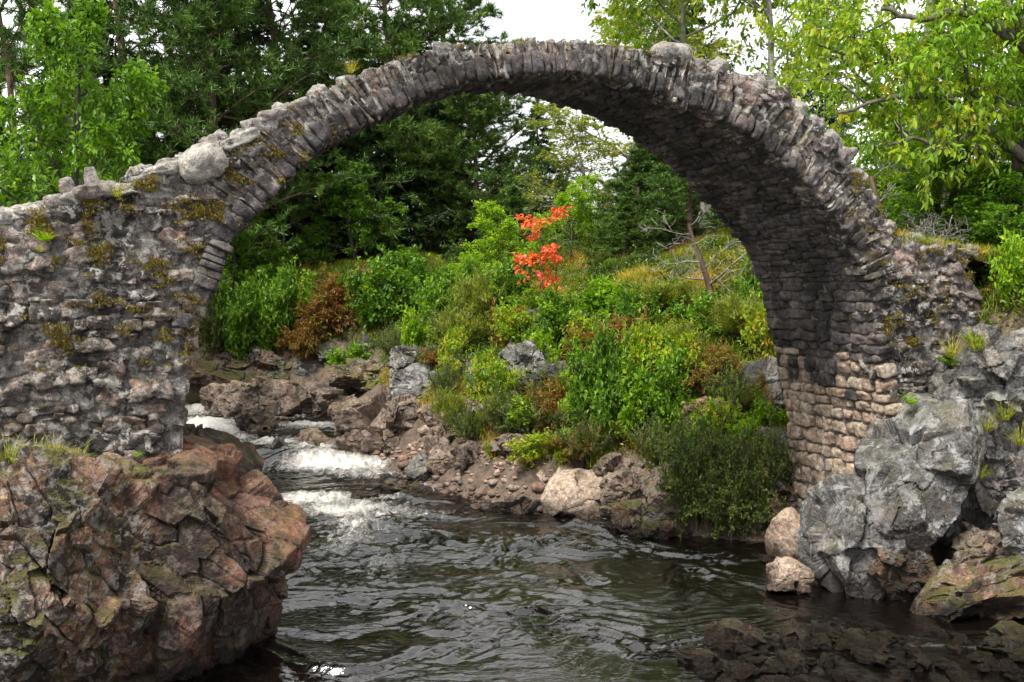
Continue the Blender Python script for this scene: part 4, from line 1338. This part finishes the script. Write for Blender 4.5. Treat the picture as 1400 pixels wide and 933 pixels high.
for kind, px, Y, tp, h0, sx, lb in [
    ('bA', 75, 22.5, 20, 7.2, .75, 'bright green leafy tree behind the wall at the far left'),
    ('bA', 490, 43, 225, 7.2, 1.2, 'light green drooping tree in front of the dark spruces in the arch'),
    ('bA', 345, 42.5, 290, 7.2, 1.4, 'dark green leafy tree hanging over the bank beside the left pier'),
    ('bA', 420, 43, 310, 7.2, 1.3, 'leafy green tree above the orange bracken slope'),
    ('bA', 560, 39, 340, 7.2, 1.4, 'rounded green leafy tree on the bank in the middle of the arch'),
    ('bB', 828, 44, -40, 10.5, 1.7, 'airy yellow-green birch rising behind the crown of the arch'),
    ('bB', 818, 41, 165, 10.5, 1.9, 'small pale birch at the edge of the sky gap under the arch'),
    ('bC', 690, 33.5, 285, 4.4, 1.2, 'yellow-green sapling behind and left of the red maple'),
    ('bC', 778, 32.5, 250, 4.4, 1.2, 'tall yellow-green sapling behind and right of the red maple'),
    ('bC', 640, 31.5, 350, 4.4, 1.3, 'bushy lime sapling on the bank left of the red maple'),
    ('bC', 830, 29.5, 355, 4.4, 1.5, 'lime sapling on the slope right of the red maple'),
    ('bC', 730, 27.0, 400, 4.4, 1.6, 'low spreading lime sapling below the red maple'),
    ('bD', 1395, 18.6, -60, 7.6, 1.0, 'bright green tree with drooping leaves at the right edge'),
    ('bD', 1310, 21.5, 60, 7.6, 1.1, 'lush green tree behind the right bridge shoulder'),
    ('bE', 1215, 22.5, -120, 7.6, 1.0, 'tree with turning leaves and lichened limbs above the right shoulder of the arch'),
    ('bF', 965, 34, -120, 7.6, 1.15, 'slender tree with yellowing leaves behind the loose boulder on the arch'),
    ('bA', 305, 39.5, 290, 7.2, 1.2, 'dark leafy tree hanging down to the rocks just right of the left pier'),
    ('bA', 372, 40.5, 330, 7.2, 1.3, 'leafy tree over the rocks left of the orange bracken'),
    ('bF', 1045, 30, -150, 7.6, 1.0, 'thin tree with yellowing leaves right of the crown of the arch'),
    ('bA', 1290, 18.9, 205, 7.2, 1.7, 'dark green bushy tree behind the bare lichen-grey shrub'),
    ('bA', 1370, 18.0, 240, 7.2, 1.9, 'leafy bushy tree standing on the turf at the right'),
    ('bA', 1225, 26, 140, 7.2, 1.2, 'shady green tree low behind the right shoulder of the arch'),
]:
    plant(kind, globals()[kind], px, Y, lb, tp, h0, sx=sx)


def limb_tree():
    """an old tree at the right edge whose crooked limbs reach over towards the bridge"""
    r = np.random.default_rng(66)
    X0, Y0 = (1455 - 700) / FPX * 18.3, 18.3
    root_p = np.array([X0, Y0, float(ground_z(X0, Y0)[0])])
    P = dict(seg=[8, 7, 5, 4], wob=[.08, .2, .22, .24], trop=[.2, .2, .1, -.05], n=[9, 8, 6], t0=[.1, .12, .12], ang=[.9, .8, .8], ratio=[.5, .55, .5],
             shape=[lambda t: 1., lambda t: 1.1 - .5 * t, lambda t: 1.1 - .5 * t], rr=[.5, .5, .55], leafall=True, rmin=.005)
    out, tips = [], []

    def line(px, r0, r1, lv, dy):
        k = np.array([at(x, y, Y0 + d) for (x, y), d in zip(px, dy)]) - root_p
        t = np.linspace(0, len(k) - 1, (len(k) - 1) * 4 + 1)
        pts = np.stack([np.interp(t, np.arange(len(k)), k[:, j]) for j in range(3)], 1)
        pts[1:-1] = (pts[:-2] + 2 * pts[1:-1] + pts[2:]) / 4
        pts[1:] += r.normal(0, .025, (len(pts) - 1, 3))
        out.append((pts, np.linspace(r0, r1, len(pts)), lv))
        return pts
    g = HZ - (root_p[2] - EYE) / Y0 * FPX
    line([(1455, g + 12), (1448, 240), (1440, 120), (1425, 10), (1400, -120)], .24, .10, 0, [0, 0, 0, 0, 0])
    limbs = [line([(1446, 240), (1385, 205), (1335, 168), (1295, 130), (1230, 132), (1145, 152)], .12, .03, 1, [0, -.2, -.4, -.5, -.5, -.3]),
             line([(1440, 110), (1400, 60), (1350, 32), (1310, 14), (1255, 30), (1205, 10)], .13, .04, 1, [0, -.3, -.6, -.7, -.6, -.4]),
             line([(1290, 130), (1260, 95), (1190, 85), (1120, 60)], .05, .02, 1, [-.5, -.3, 0, .3]),
             line([(1340, 170), (1300, 200), (1250, 190), (1190, 205)], .05, .02, 1, [-.4, -.7, -.9, -.9]),
             line([(1430, 60), (1350, -20), (1250, -60), (1130, -60)], .10, .04, 1, [0, .4, .8, 1.0])]
    for pts in limbs:
        for j in range(15):
            i = int(r.uniform(1, len(pts) - 1))
            dd = nrm(nrm(pts[i] - pts[i - 1]) * .6 + r.normal(0, .7, 3) * np.array([1, .8, .8]) + UP * .25)
            grow(r, pts[i], dd, r.uniform(.6, 1.35), .022, 2, P, out, tips)
    pos, dr, tw = [], [], []
    for pts in tips:
        k = 10
        x = r.uniform(.1, 1, k) * (len(pts) - 1); ii = np.minimum(x.astype(int), len(pts) - 2)
        pos.append(pts[ii] + (pts[ii + 1] - pts[ii]) * (x - ii)[:, None]); dr.append(nrm(pts[ii + 1] - pts[ii])); tw.append(np.full(k, r.normal(0, .15)))
    pos, dr, tw = np.concatenate(pos), np.concatenate(dr), np.concatenate(tw)
    n = len(pos)
    d = nrm(dr * .6 + r.normal(0, .5, (n, 3)) - UP * .7)
    ln = .15 * r.uniform(.65, 1.25, n)
    o = tree_object('broadleaf_tree', out, [leaves(pos + r.normal(0, .04, (n, 3)), d, nrm(r.normal(0, .45, (n, 3)) + UP), ln, ln * .38,
                                                   np.clip(.42 + tw + r.normal(0, .12, n), 0, 1), LEAF6)], bark_mat('limb_bark', (0.025, 0.02, 0.016), (0.17, 0.155, 0.125), 8), L_autumn)
    o.location = root_p
    tag(o, 'old tree at the right edge reaching crooked dark limbs over the bridge shoulder', 'tree')


limb_tree()


# ------------------------------------------------------------------ shrubs, grass and ground cover
def h1(): return shrub(41, .8, 1.1, L_heath, B_twig, nst=34, per=20, leaf=.055, nsub=10, up=.1, name='shrub')
def h2(): return shrub(42, .7, .95, L_green, B_twig, nst=30, per=20, leaf=.085, nsub=9, up=.35, name='shrub')
def h3(): return shrub(43, .6, 1.0, L_broom, B_twig, nst=40, per=30, leaf=.10, wid=.10, nsub=8, up=2.6, name='broom_bush')
def h4(): return shrub(44, .55, .75, L_lime, B_twig, nst=22, per=16, leaf=.095, nsub=8, up=.35, name='shrub')
def h5(): return shrub(45, .8, .7, L_bracken, B_twig, nst=26, per=20, leaf=.11, wid=.30, nsub=7, droop=.4, name='bracken_clump')
def h6(): return shrub(46, .55, .5, L_heath, B_twig, nst=30, per=22, leaf=.035, wid=.4, nsub=8, up=1.5, name='heather_clump')
def h7(): return shrub(47, .5, .8, L_autumn, B_twig, nst=16, per=9, leaf=.08, nsub=7, up=.3, name='shrub')


# px, foot py, kind, width px (half), height px, label
for kind, px, py, hw, hh, lb in [
    ('h2', 818, 592, 52, 118, 'bright green rounded bush in the middle of the far slope'),
    ('h2', 760, 480, 46, 70, 'green bush on the crest below the red maple'),
    ('h2', 915, 600, 50, 100, 'dull green bush right of the bright rounded bush'),
    ('h4', 870, 600, 40, 84, 'yellow-green bush between the bright rounded bush and the dull one'),
    ('h1', 950, 722, 68, 140, 'large dark grey-green bush overhanging the water'),
    ('h1', 1035, 716, 60, 130, 'dark bush between the large waterside bush and the pier'),
    ('h1', 1000, 738, 64, 90, 'low dark bush trailing in the water beside the pier'),
    ('h4', 1010, 655, 46, 70, 'yellow-green clump above the dark waterside bushes'),
    ('h4', 970, 640, 40, 60, 'lime clump on the mossy step of the slope'),
    ('h3', 660, 455, 40, 84, 'yellowish broom bush left of the maple'),
    ('h3', 632, 490, 34, 70, 'small broom bush low on the crest'),
    ('h3', 925, 500, 42, 60, 'broom bush on the slope left of the leaning pine'),
    ('h3', 1010, 470, 40, 70, 'broom bush right of the leaning pine'),
    ('h3', 905, 430, 46, 50, 'broom bush high on the slope left of the leaning pine'),
    ('h4', 565, 495, 22, 62, 'bright yellow-green young birch bush on the rock'),
    ('h2', 600, 470, 36, 80, 'mid green bush behind the bright young birch bush'),
    ('h2', 520, 455, 54, 92, 'dark green bush on the left side of the slope'),
    ('h2', 570, 440, 54, 80, 'green bush above the bright young birch bush'),
    ('h2', 345, 500, 50, 100, 'dark green bush hanging beside the left pier'),
    ('h1', 300, 500, 44, 110, 'shaded bush touching the left pier'),
    ('h2', 395, 470, 44, 90, 'glossy green bush left of the bracken slope'),
    ('h5', 440, 458, 56, 40, 'orange bracken on the bank left of centre'),
    ('h5', 462, 430, 44, 40, 'rusty bracken above the orange bracken patch'),
    ('h5', 425, 490, 40, 40, 'yellow grass and bracken below the orange patch'),
    ('h7', 700, 480, 34, 60, 'thin yellow sapling at the foot of the maple'),
    ('h7', 690, 560, 34, 66, 'yellow leaved twigs among the crags'),
    ('h7', 800, 520, 40, 90, 'straggly yellow sapling above the bright rounded bush'),
    ('h7', 780, 590, 30, 50, 'small yellow shrub at the left foot of the bright rounded bush'),
    ('h7', 1040, 500, 36, 80, 'yellow sapling against the right inside of the arch'),
    ('h5', 985, 520, 36, 34, 'rusty bracken under the leaning pine'),
    ('h7', 930, 560, 44, 100, 'straggly yellow-green sapling beside the dull green bush'),
    ('h7', 880, 560, 40, 110, 'tall straggly sapling behind the yellow-green bush'),
    ('h7', 660, 560, 34, 80, 'straggly sapling over the left crags'),
    ('h7', 620, 520, 30, 70, 'straggly sapling on the crest above the cliff block'),
    ('h7', 980, 640, 44, 90, 'straggly lime sapling above the large dark bush'),
    ('h5', 1045, 560, 26, 34, 'brown bracken beside the pier'),
    ('h5', 740, 600, 40, 44, 'rusty bracken patch on the lower slope'),
    ('h6', 690, 600, 40, 50, 'green heather above the cobbles'),
    ('h6', 645, 612, 34, 44, 'heather at the upper left of the cobbles'),
    ('h6', 800, 640, 50, 52, 'heather clump above the pink boulder'),
    ('h6', 900, 640, 50, 50, 'heather clump right of the upright slab'),
    ('h6', 760, 555, 40, 46, 'brown green heather under the blue grey crag'),
    ('h6', 850, 545, 46, 44, 'heather on the middle slope'),
    ('h6', 940, 560, 46, 46, 'heather below the leaning pine'),
    ('h6', 610, 560, 30, 50, 'heather over the brown cliff block'),
    ('h3', 615, 600, 26, 70, 'rush-like green clump at the right of the cliff block'),
    ('h3', 680, 590, 26, 46, 'bright rush clump on the lower slope'),
    ('h2', 860, 470, 46, 60, 'green bush high on the middle slope'),
    ('h2', 960, 470, 46, 56, 'green bush left of the leaning pine'),
    ('h4', 830, 445, 44, 56, 'lime bush on the crest right of the maple'),
    ('h4', 890, 530, 46, 66, 'lime bush in the middle of the slope right of the straggly sapling'),
    ('h2', 845, 590, 44, 80, 'green bush hidden partly by the yellow-green bush'),
    ('h2', 1045, 445, 40, 90, 'green bush close to the inside of the arch at the right'),
    ('h3', 970, 610, 40, 60, 'rush-like clump on the mossy step'),
    ('h6', 1000, 570, 50, 50, 'heather below the rusty bracken'),
    ('h2', 690, 440, 44, 70, 'green bush behind the broom left of the maple'),
    ('h4', 735, 520, 36, 56, 'lime bush between the crags'),
    ('h2', 640, 440, 40, 70, 'green bush behind the small broom bush'),
    ('h6', 540, 500, 40, 40, 'heather above the cliff block at the left'),
    ('h2', 480, 520, 40, 40, 'green ground bush right of the bracken slope'),
    ('h6', 590, 520, 34, 40, 'heather on the grey topped rock'),
]:
    b = ground_hit(px, py)
    s = b[1] / FPX
    H0 = {'h1': 1.1, 'h2': .95, 'h3': 1.15, 'h4': .75, 'h5': .7, 'h6': .5, 'h7': .85}[kind]
    R0 = {'h1': .95, 'h2': .85, 'h3': .6, 'h4': .7, 'h5': .95, 'h6': .65, 'h7': .65}[kind]
    sc_ = hh * s / H0 * 1.1
    o = plant(kind, globals()[kind], px, None, lb, py=py, scale=sc_, sx=1.25 * hw * s / R0 / sc_, cat={'h3': 'broom', 'h5': 'bracken', 'h6': 'heather'}.get(kind, 'bush'),
              group='bushes on the far bank')

# small scrub between the bushes
rs2 = random.Random(23)
KL = {'h6': ('small heather tuft among the scrub of the far slope', 'heather'), 'h7': ('small straggly yellow-green seedling on the far slope', 'bush'),
      'h3': ('small clump of rush-like broom on the far slope', 'broom'), 'h4': ('small lime-green bush among the scrub of the far slope', 'bush'),
      'h5': ('small tuft of brown bracken on the far slope', 'bracken')}
for i in range(70):
    px = rs2.uniform(600, 1060)
    py = rs2.uniform(455, 640) if px < 900 else rs2.uniform(450, 690)
    kind = rs2.choice(['h6', 'h6', 'h7', 'h7', 'h7', 'h3', 'h4', 'h4', 'h5'])
    b = ground_hit(px, py)
    s = b[1] / FPX
    H0 = {'h3': 1.15, 'h4': .75, 'h5': .7, 'h6': .5, 'h7': .85}[kind]
    sc_ = rs2.uniform(22, 52) * s / H0
    plant(kind, globals()[kind], px, None, KL[kind][0], py=py, scale=sc_, sx=rs2.uniform(.8, 1.4), rz=rs2.uniform(0, 6.28), cat=KL[kind][1], group=KL[kind][0].replace('small ', 'small growth: '))

# the red maple sapling
def red(): return broadleaf(61, 2.2, .55, B_twig, L_red, nl=(9, 4, 2), leaf=.08, per=6, start=.38, r0=.018, wid=.85, tmpl=LEAF6, spray=.03, droop=.35, shape0=lambda t: (.55 + .75 * math.sin(t * 9) ** 2), fall=.45, name='maple_sapling', rmin=.003)
plant('red', red, 741, 27.0, 'slender maple sapling with orange-red leaves in the middle of the arch', 291, 2.12, sx=1.0, rz=1.0)

# leaning pine stem with dead, lichened boughs
def dead(seed, H, lean, n=9, spread=1.7, mat=None, name='dead_tree', nl=6):
    r = np.random.default_rng(seed)
    P = dict(seg=[8, 6, 4, 3], wob=[.06, .22, .28, .3], trop=[.15, .05, .1, .1], n=[n, nl, 5], t0=[.35, .2, .2], ang=[1.3, .8, .8], ratio=[spread / H, .5, .5],
             shape=[lambda t: 1.2 - .5 * t, lambda t: 1.1 - .5 * t, lambda t: 1.], rr=[.45, .5, .5], taper=.7, rmin=.006)
    out, tips = [], []
    grow(r, (0, 0, -.3), lean, H, H * .042, 0, P, out, tips)
    root = empty(name)
    v, f = tubes([(p, q) for p, q, l in out if l == 0], 9)
    obj('trunk', mesh('trunk', v, f, B_pine), root)
    v, f = tubes([(p, q) for p, q, l in out if l > 0], 5)
    obj('branches', mesh('branches', v, f, mat), root)
    return root
for px, py, Y, o, lb, ct in [(985, 432, None, dead(71, 2.7, (-.30, 0, 1), n=8, spread=1.5, mat=B_lich), 'leaning reddish pine stem with bare lichen-white boughs inside the right of the arch', 'tree'),
                         (1262, None, 17.6, dead(72, 1.5, (.1, 0, 1), n=14, spread=1.1, mat=B_lich, name='bare_shrub', nl=8), 'bare lichen-grey shrub on the turf behind the right flank', 'shrub'),
                         (1228, None, 18.2, dead(73, 2.6, (-.12, 0, 1), n=8, spread=.8, mat=B_lich, name='dead_sapling'), 'thin upright lichened stem behind the right flank of the bridge', 'tree')]:
    b = ground_hit(px, py) if py else np.array([(px - 700) / FPX * Y, Y, float(ground_z((px - 700) / FPX * Y, Y)[0])])
    o.location = b
    tag(o, lb, ct)

# right bank: turf lip, bushes, ferns
for kind, px, Y, top_, hw, lb in [

    ('h4', 1392, 15.9, 325, 42, 'bright sprays of leaves hanging at the right edge'),
    ]:
    X = (px - 700) / FPX * Y
    g = float(ground_z(X, Y)[0]); s = Y / FPX
    H = EYE - (top_ - HZ) / FPX * Y - g
    H0 = {'h2': .95, 'h4': .75}[kind]; R0 = {'h2': .85, 'h4': .7}[kind]
    plant(kind, globals()[kind], px, Y, lb, scale=max(H, .5) / H0, sx=hw * s / R0 / (max(H, .5) / H0), cat='bush', group='bushes on the right bank')

# ground cover on the banks (uncountable): leaves and blades in drifts
r = np.random.default_rng(91)
N = 110000
gx_ = r.uniform(-16, 14, N); gy_ = 14.8 + 30 * r.random(N) ** 1.25
dd = river_dist(gx_, gy_)
p3 = np.stack([gx_, gy_, np.zeros(N)], 1)
f_a = fbm(p3 * .55, 3, 92); f_b = fbm(p3 * .5 + 30, 3, 93); f_c = fbm(p3 * 1.5, 3, 94)
inview = np.abs(gx_) < gy_ * np.where(gy_ < 22, .78, .56)
bridge_zone = (np.abs((gy_ - D0) * CT - gx_ * ST - 1.4) < 1.8)
ok = inview & (dd > .9 + np.clip(f_c, -.4, .6)) & (f_c > -.22) & ~(bridge_zone & (gx_ < 7.45)) & ~((gx_ > 5.6) & (gx_ < 7.45) & (gy_ < 17.4)) & (gy_ > 14.7)
gx_, gy_, f_a, f_b, f_c = gx_[ok], gy_[ok], f_a[ok], f_b[ok], f_c[ok]
gz_ = ground_z(gx_, gy_)
leafy = f_a > -.02
# broad leaves
i = np.where(leafy)[0]
k = 9
pos = np.repeat(np.stack([gx_[i], gy_[i], gz_[i]], 1), k, 0)
n = len(pos)
pos += r.normal(0, .11, (n, 3)) * np.array([1, 1, .2]) + UP * r.uniform(0.0, .42, (n, 1)) ** 1.2 * np.repeat(np.clip(.6 + f_c[i] * 2, .2, 1.5), k)[:, None]
ti = np.clip(np.repeat(.42 + f_b[i] * 1.5 + r.normal(0, .08, len(i)), k) + r.normal(0, .1, n), 0, 1)
ln = r.uniform(.05, .13, n)
V, F, A = join([leaves(pos, r.normal(0, 1, (n, 3)) + UP * .3, nrm(r.normal(0, .5, (n, 3)) + UP), ln, ln * .55, ti, LEAF4)])
tag(obj('undergrowth', mesh('undergrowth', V, F, L_under, A, smooth=False)), kind='stuff')
# grass
i = np.where(~leafy)[0]
k = 13
pos = np.repeat(np.stack([gx_[i], gy_[i], gz_[i] - .03], 1), k, 0)
n = len(pos)
pos += r.normal(0, .07, (n, 3)) * np.array([1, 1, .1])
ti = np.clip(np.repeat(.40 + f_b[i] * 1.6 + r.normal(0, .08, len(i)), k) + r.normal(0, .1, n), 0, 1)
V, F, A = join([leaves(pos, r.normal(0, .45, (n, 3)) + UP, nrm(r.normal(0, 1, (n, 3)) * np.array([1, 1, .2])), r.uniform(.12, .36, n), r.uniform(.012, .028, n), ti, BENT)])
tag(obj('grass', mesh('grass', V, F, L_grass, A, smooth=False)), kind='stuff')

# turf on the right abutment and grass on the ledge of the left outcrop
def patch(name, pts, kk, L, mat, seed, wd=.016, sp=.05):
    r = np.random.default_rng(seed)
    n = len(pts) * kk
    pos = np.repeat(np.asarray(pts), kk, 0) + r.normal(0, sp, (n, 3)) * np.array([1, 1, .25])
    ti = np.clip(np.repeat(r.normal(.45, .2, len(pts)), kk) + r.normal(0, .1, n), 0, 1)
    return join([leaves(pos, r.normal(0, .5, (n, 3)) + UP * .9, nrm(r.normal(0, 1, (n, 3)) * np.array([1, 1, .3])), L * r.uniform(.5, 1.1, n), wd * r.uniform(.7, 1.4, n), ti, BENT)])
uu = r.uniform(6.4, 9, 900); tt = r.uniform(-.05, 2.6, 900)
V, F, A = patch('turf', bp3(uu, top(uu) + .02, tt), 14, .20, L_grass, 95)
tag(obj('turf', mesh('turf', V, F, L_grass, A, smooth=False)), kind='stuff')

# moss cushions rooted in the bridge's joints: short dense tufts, part of the bridge
pts = []
uu = np.r_[r.uniform(-6.6, -2.2, 9000), r.uniform(5.6, 8.5, 3500)]; zz = r.uniform(2.4, 6.6, len(uu))
q = np.stack([uu, zz, np.zeros_like(uu)], 1)
mk_ = (fbm(q * 2.8, 4, 97, .65) > .15) & (zz < top(uu)) & ~((uu > u_left(zz) - .03) & (uu < u_right(zz) + .03)) & (zz > 3.6)
pts.append(bp3(uu[mk_], zz[mk_], -.05))
uu = r.uniform(-7.5, 8.8, 5200); q = np.stack([uu, 0 * uu, 0 * uu], 1)
tt = r.uniform(-.02, 1.2, len(uu)); q = np.stack([uu, tt, 0 * uu], 1)
mk_ = fbm(q * 2.2, 3, 98) > .12
pts.append(bp3(uu[mk_], top(uu[mk_]) + .02, tt[mk_]))
V, F, A = patch('moss', np.concatenate(pts), 24, .05, L_moss, 99, wd=.010, sp=.035)
o = bpart('moss', mesh('moss', V, F, L_moss, A, smooth=False)); o['kind'] = 'stuff'

# ferns and grass tufts, each a plant of its own
def f1_(): return tuft(81, 16, .26, .03, L_lime, name='fern', fern=True)
def f2_(): return tuft(82, 60, .34, .07, L_grass, wid=.014)
for kind, px, py, Y, sc_, lb, ct in [
    ('f1_', 60, 330, 11.25, .8, 'small fern growing from the face of the left bridge wall', 'fern'),
    ('f1_', 1245, 553, 15.2, 1.0, 'small fern in the joint beside the leaning slab', 'fern'),
    ('f1_', 1330, 470, 15.3, 1.2, 'fern hanging under the turf lip of the right flank', 'fern'),
    ('f1_', 1300, 500, 15.3, 1.1, 'fern between the right flank and the leaning slab', 'fern'),
    ('f2_', 1335, 480, 15.0, 1.1, 'yellow grass tuft above the grey block on the right bank', 'grass'),
    ('f2_', 1300, 490, 15.2, 1.2, 'green grass tuft beside the right flank of the bridge', 'grass'),
    ('f2_', 1375, 575, 14.6, 1.0, 'grass tuft on the ledge of the grey crag', 'grass'),
    ('f2_', 1395, 610, 14.5, 1.0, 'grass tuft at the right edge of the grey crag', 'grass'),
    ('f2_', 1350, 590, 14.8, .9, 'thin grass tuft in a cleft of the grey crag', 'grass'),
    ('f2_', 1218, 690, 14.9, .6, 'tiny grass tuft between the slab and the pale boulder', 'grass'),
    ('f2_', 1340, 655, 14.6, .8, 'grass tuft half way down the grey crag', 'grass'),
    ('f2_', 45, 640, 10.9, 1.1, 'grass tuft on the ledge under the left wall', 'grass'),
    ('f2_', 75, 638, 11.0, 1.0, 'bright grass tuft in the middle of the ledge under the left wall', 'grass'),
    ('f2_', 105, 642, 11.0, .9, 'grass tuft at the right end of the ledge under the left wall', 'grass'),
    ('f2_', 12, 640, 10.9, 1.1, 'grass tuft at the photo edge on the ledge under the left wall', 'grass'),
    ('f1_', 120, 640, 11.0, .6, 'little fern at the foot of the left wall', 'fern'),
    ('f1_', 188, 625, 11.5, .4, 'tiny fern where the red outcrop meets the wall', 'fern'),
    ('f2_', 55, 345, 11.2, .35, 'tiny grass tuft beside the fern on the left wall', 'grass'),
    ('f2_', 160, 270, 11.4, .6, 'grass tuft among the loose stones on the left wall', 'grass'),
    ('f2_', 480, 100, 13.1, .55, 'sprig of green on the left shoulder of the arch', 'grass'),
]:
    mk = {'f1_': f1_, 'f2_': f2_}[kind]
    if kind in protos: o = copy_tree(protos[kind])
    else: o = protos[kind] = mk()
    o.location = at(px, py, Y); o.scale = (sc_,) * 3; o.rotation_euler = (0, 0, px * .37)
    tag(o, lb, ct, {'fern': 'ferns in the joints', 'grass': 'grass tufts on ledges'}[ct])

# cobbles of the far shore (uncountable) and the stones of the shallows
n = 3800
cx_ = r.uniform(-4.2, 4.5, n); cy_ = r.uniform(18.2, 25.5, n)
dd = river_dist(cx_, cy_)
ok = (dd > -.25) & (dd < 1.1 + .6 * fbm(np.stack([cx_, cy_, 0 * cx_], 1) * .9, 2, 5)) & (cx_ < .9) & (fbm(np.stack([cx_, cy_, 0 * cx_], 1) * 1.3, 2, 6) > -.12)
cx_, cy_ = cx_[ok], cy_[ok]
n = len(cx_)
sz = r.uniform(.02, .075, n) * (1 + (r.random(n) < .08) * 1.2)
az = r.uniform(0, 6.28, n)
Bm = np.zeros((n, 3, 3)); Bm[:, 0, 0] = np.cos(az); Bm[:, 0, 1] = np.sin(az); Bm[:, 1, 0] = -np.sin(az); Bm[:, 1, 1] = np.cos(az); Bm[:, 2, 2] = 1
V, F, A = blocks(np.stack([cx_, cy_, ground_z(cx_, cy_) + sz * .25], 1), Bm, np.stack([sz * r.uniform(.8, 1.4, n), sz, sz * r.uniform(.4, .75, n)], 1), r, n=3, k=(2.4, 4), amp=.2)
M_cob = stone_mat('cobble', [(0.16, 0.10, 0.075), (0.32, 0.19, 0.14), (0.22, 0.16, 0.13), (0.40, 0.29, 0.23), (0.14, 0.12, 0.11)], lichen=0, stain=.2, moss=0, wet=True, bump=.5)
tag(obj('cobbles', mesh('cobbles', V, F, M_cob, A)), kind='stuff')

sp = [rock_mesh('river_stone', (1, .8, .62), M_dark if i % 3 == 2 else M_wetrock, 300 + i, n=22, planes=9, cell=.8, amp=.10, groove=.03, cut=(.55, 1.0), rough=.03) for i in range(9)]
k = 0
rs = random.Random(17)
def shallow(px, py, w, lb, grp):
    global k
    Y = EYE * FPX / (py - HZ)
    o = obj('river_stone', sp[k % 9]); k += 1
    s = w * Y / FPX
    b = at(px, py, Y)
    o.location = (b[0], b[1], .035 + .1 * s); o.scale = (s, s * rs.uniform(.6, 1.1), s * rs.uniform(.4, .9)); o.rotation_euler = (0, 0, rs.uniform(0, 6.28))
    tag(o, lb, 'stone', grp)
G = 'wet stones in the shallows'
for px, py, w, lb in [(1005, 884, 36, 'mossy wet stone at the left of the near shallows'), (1090, 880, 32, 'mossy wet stone with green top in the near shallows'),
                      (1165, 874, 24, 'pointed wet stone at the top of the near shallows'), (1085, 912, 26, 'orange flecked wet stone in the near shallows'),
                      (1195, 905, 24, 'brown wet stone in the middle of the near shallows'), (1385, 884, 44, 'reddish wet stone heap at the right photo edge'),
                      (960, 912, 30, 'flat dark stone at the left end of the shallows')]:
    shallow(px, py, w, lb, G)
for i in range(74):
    px = rs.uniform(950, 1420); py = rs.uniform(868, 945)
    if py < 868 + max(0, (1100 - px)) * .18: py += 30
    shallow(px, py, rs.uniform(7, 19), 'small dark wet stone breaking the surface of the near shallows', 'small wet stones in the near shallows')
for i, (px, py, w, lb) in enumerate([(1062, 778, 16, 'small pink stone at the water between the two tan boulders'), (1130, 800, 16, 'small wet stone under the pale lichened boulder'),
                                     (1050, 768, 10, 'tiny pebble in the water left of the round tan boulder'), (690, 700, 18, 'low stone at the water left of the pink boulder'),
                                     (625, 672, 16, 'flat stone at the foot of the rapids'), (660, 680, 14, 'small stone on the waterline of the cobbles'),
                                     (470, 660, 14, 'dark stone in the smooth water under the waterfall'), (1275, 825, 22, 'dark stone in front of the tilted slab')]):
    shallow(px, py, w, lb, G)
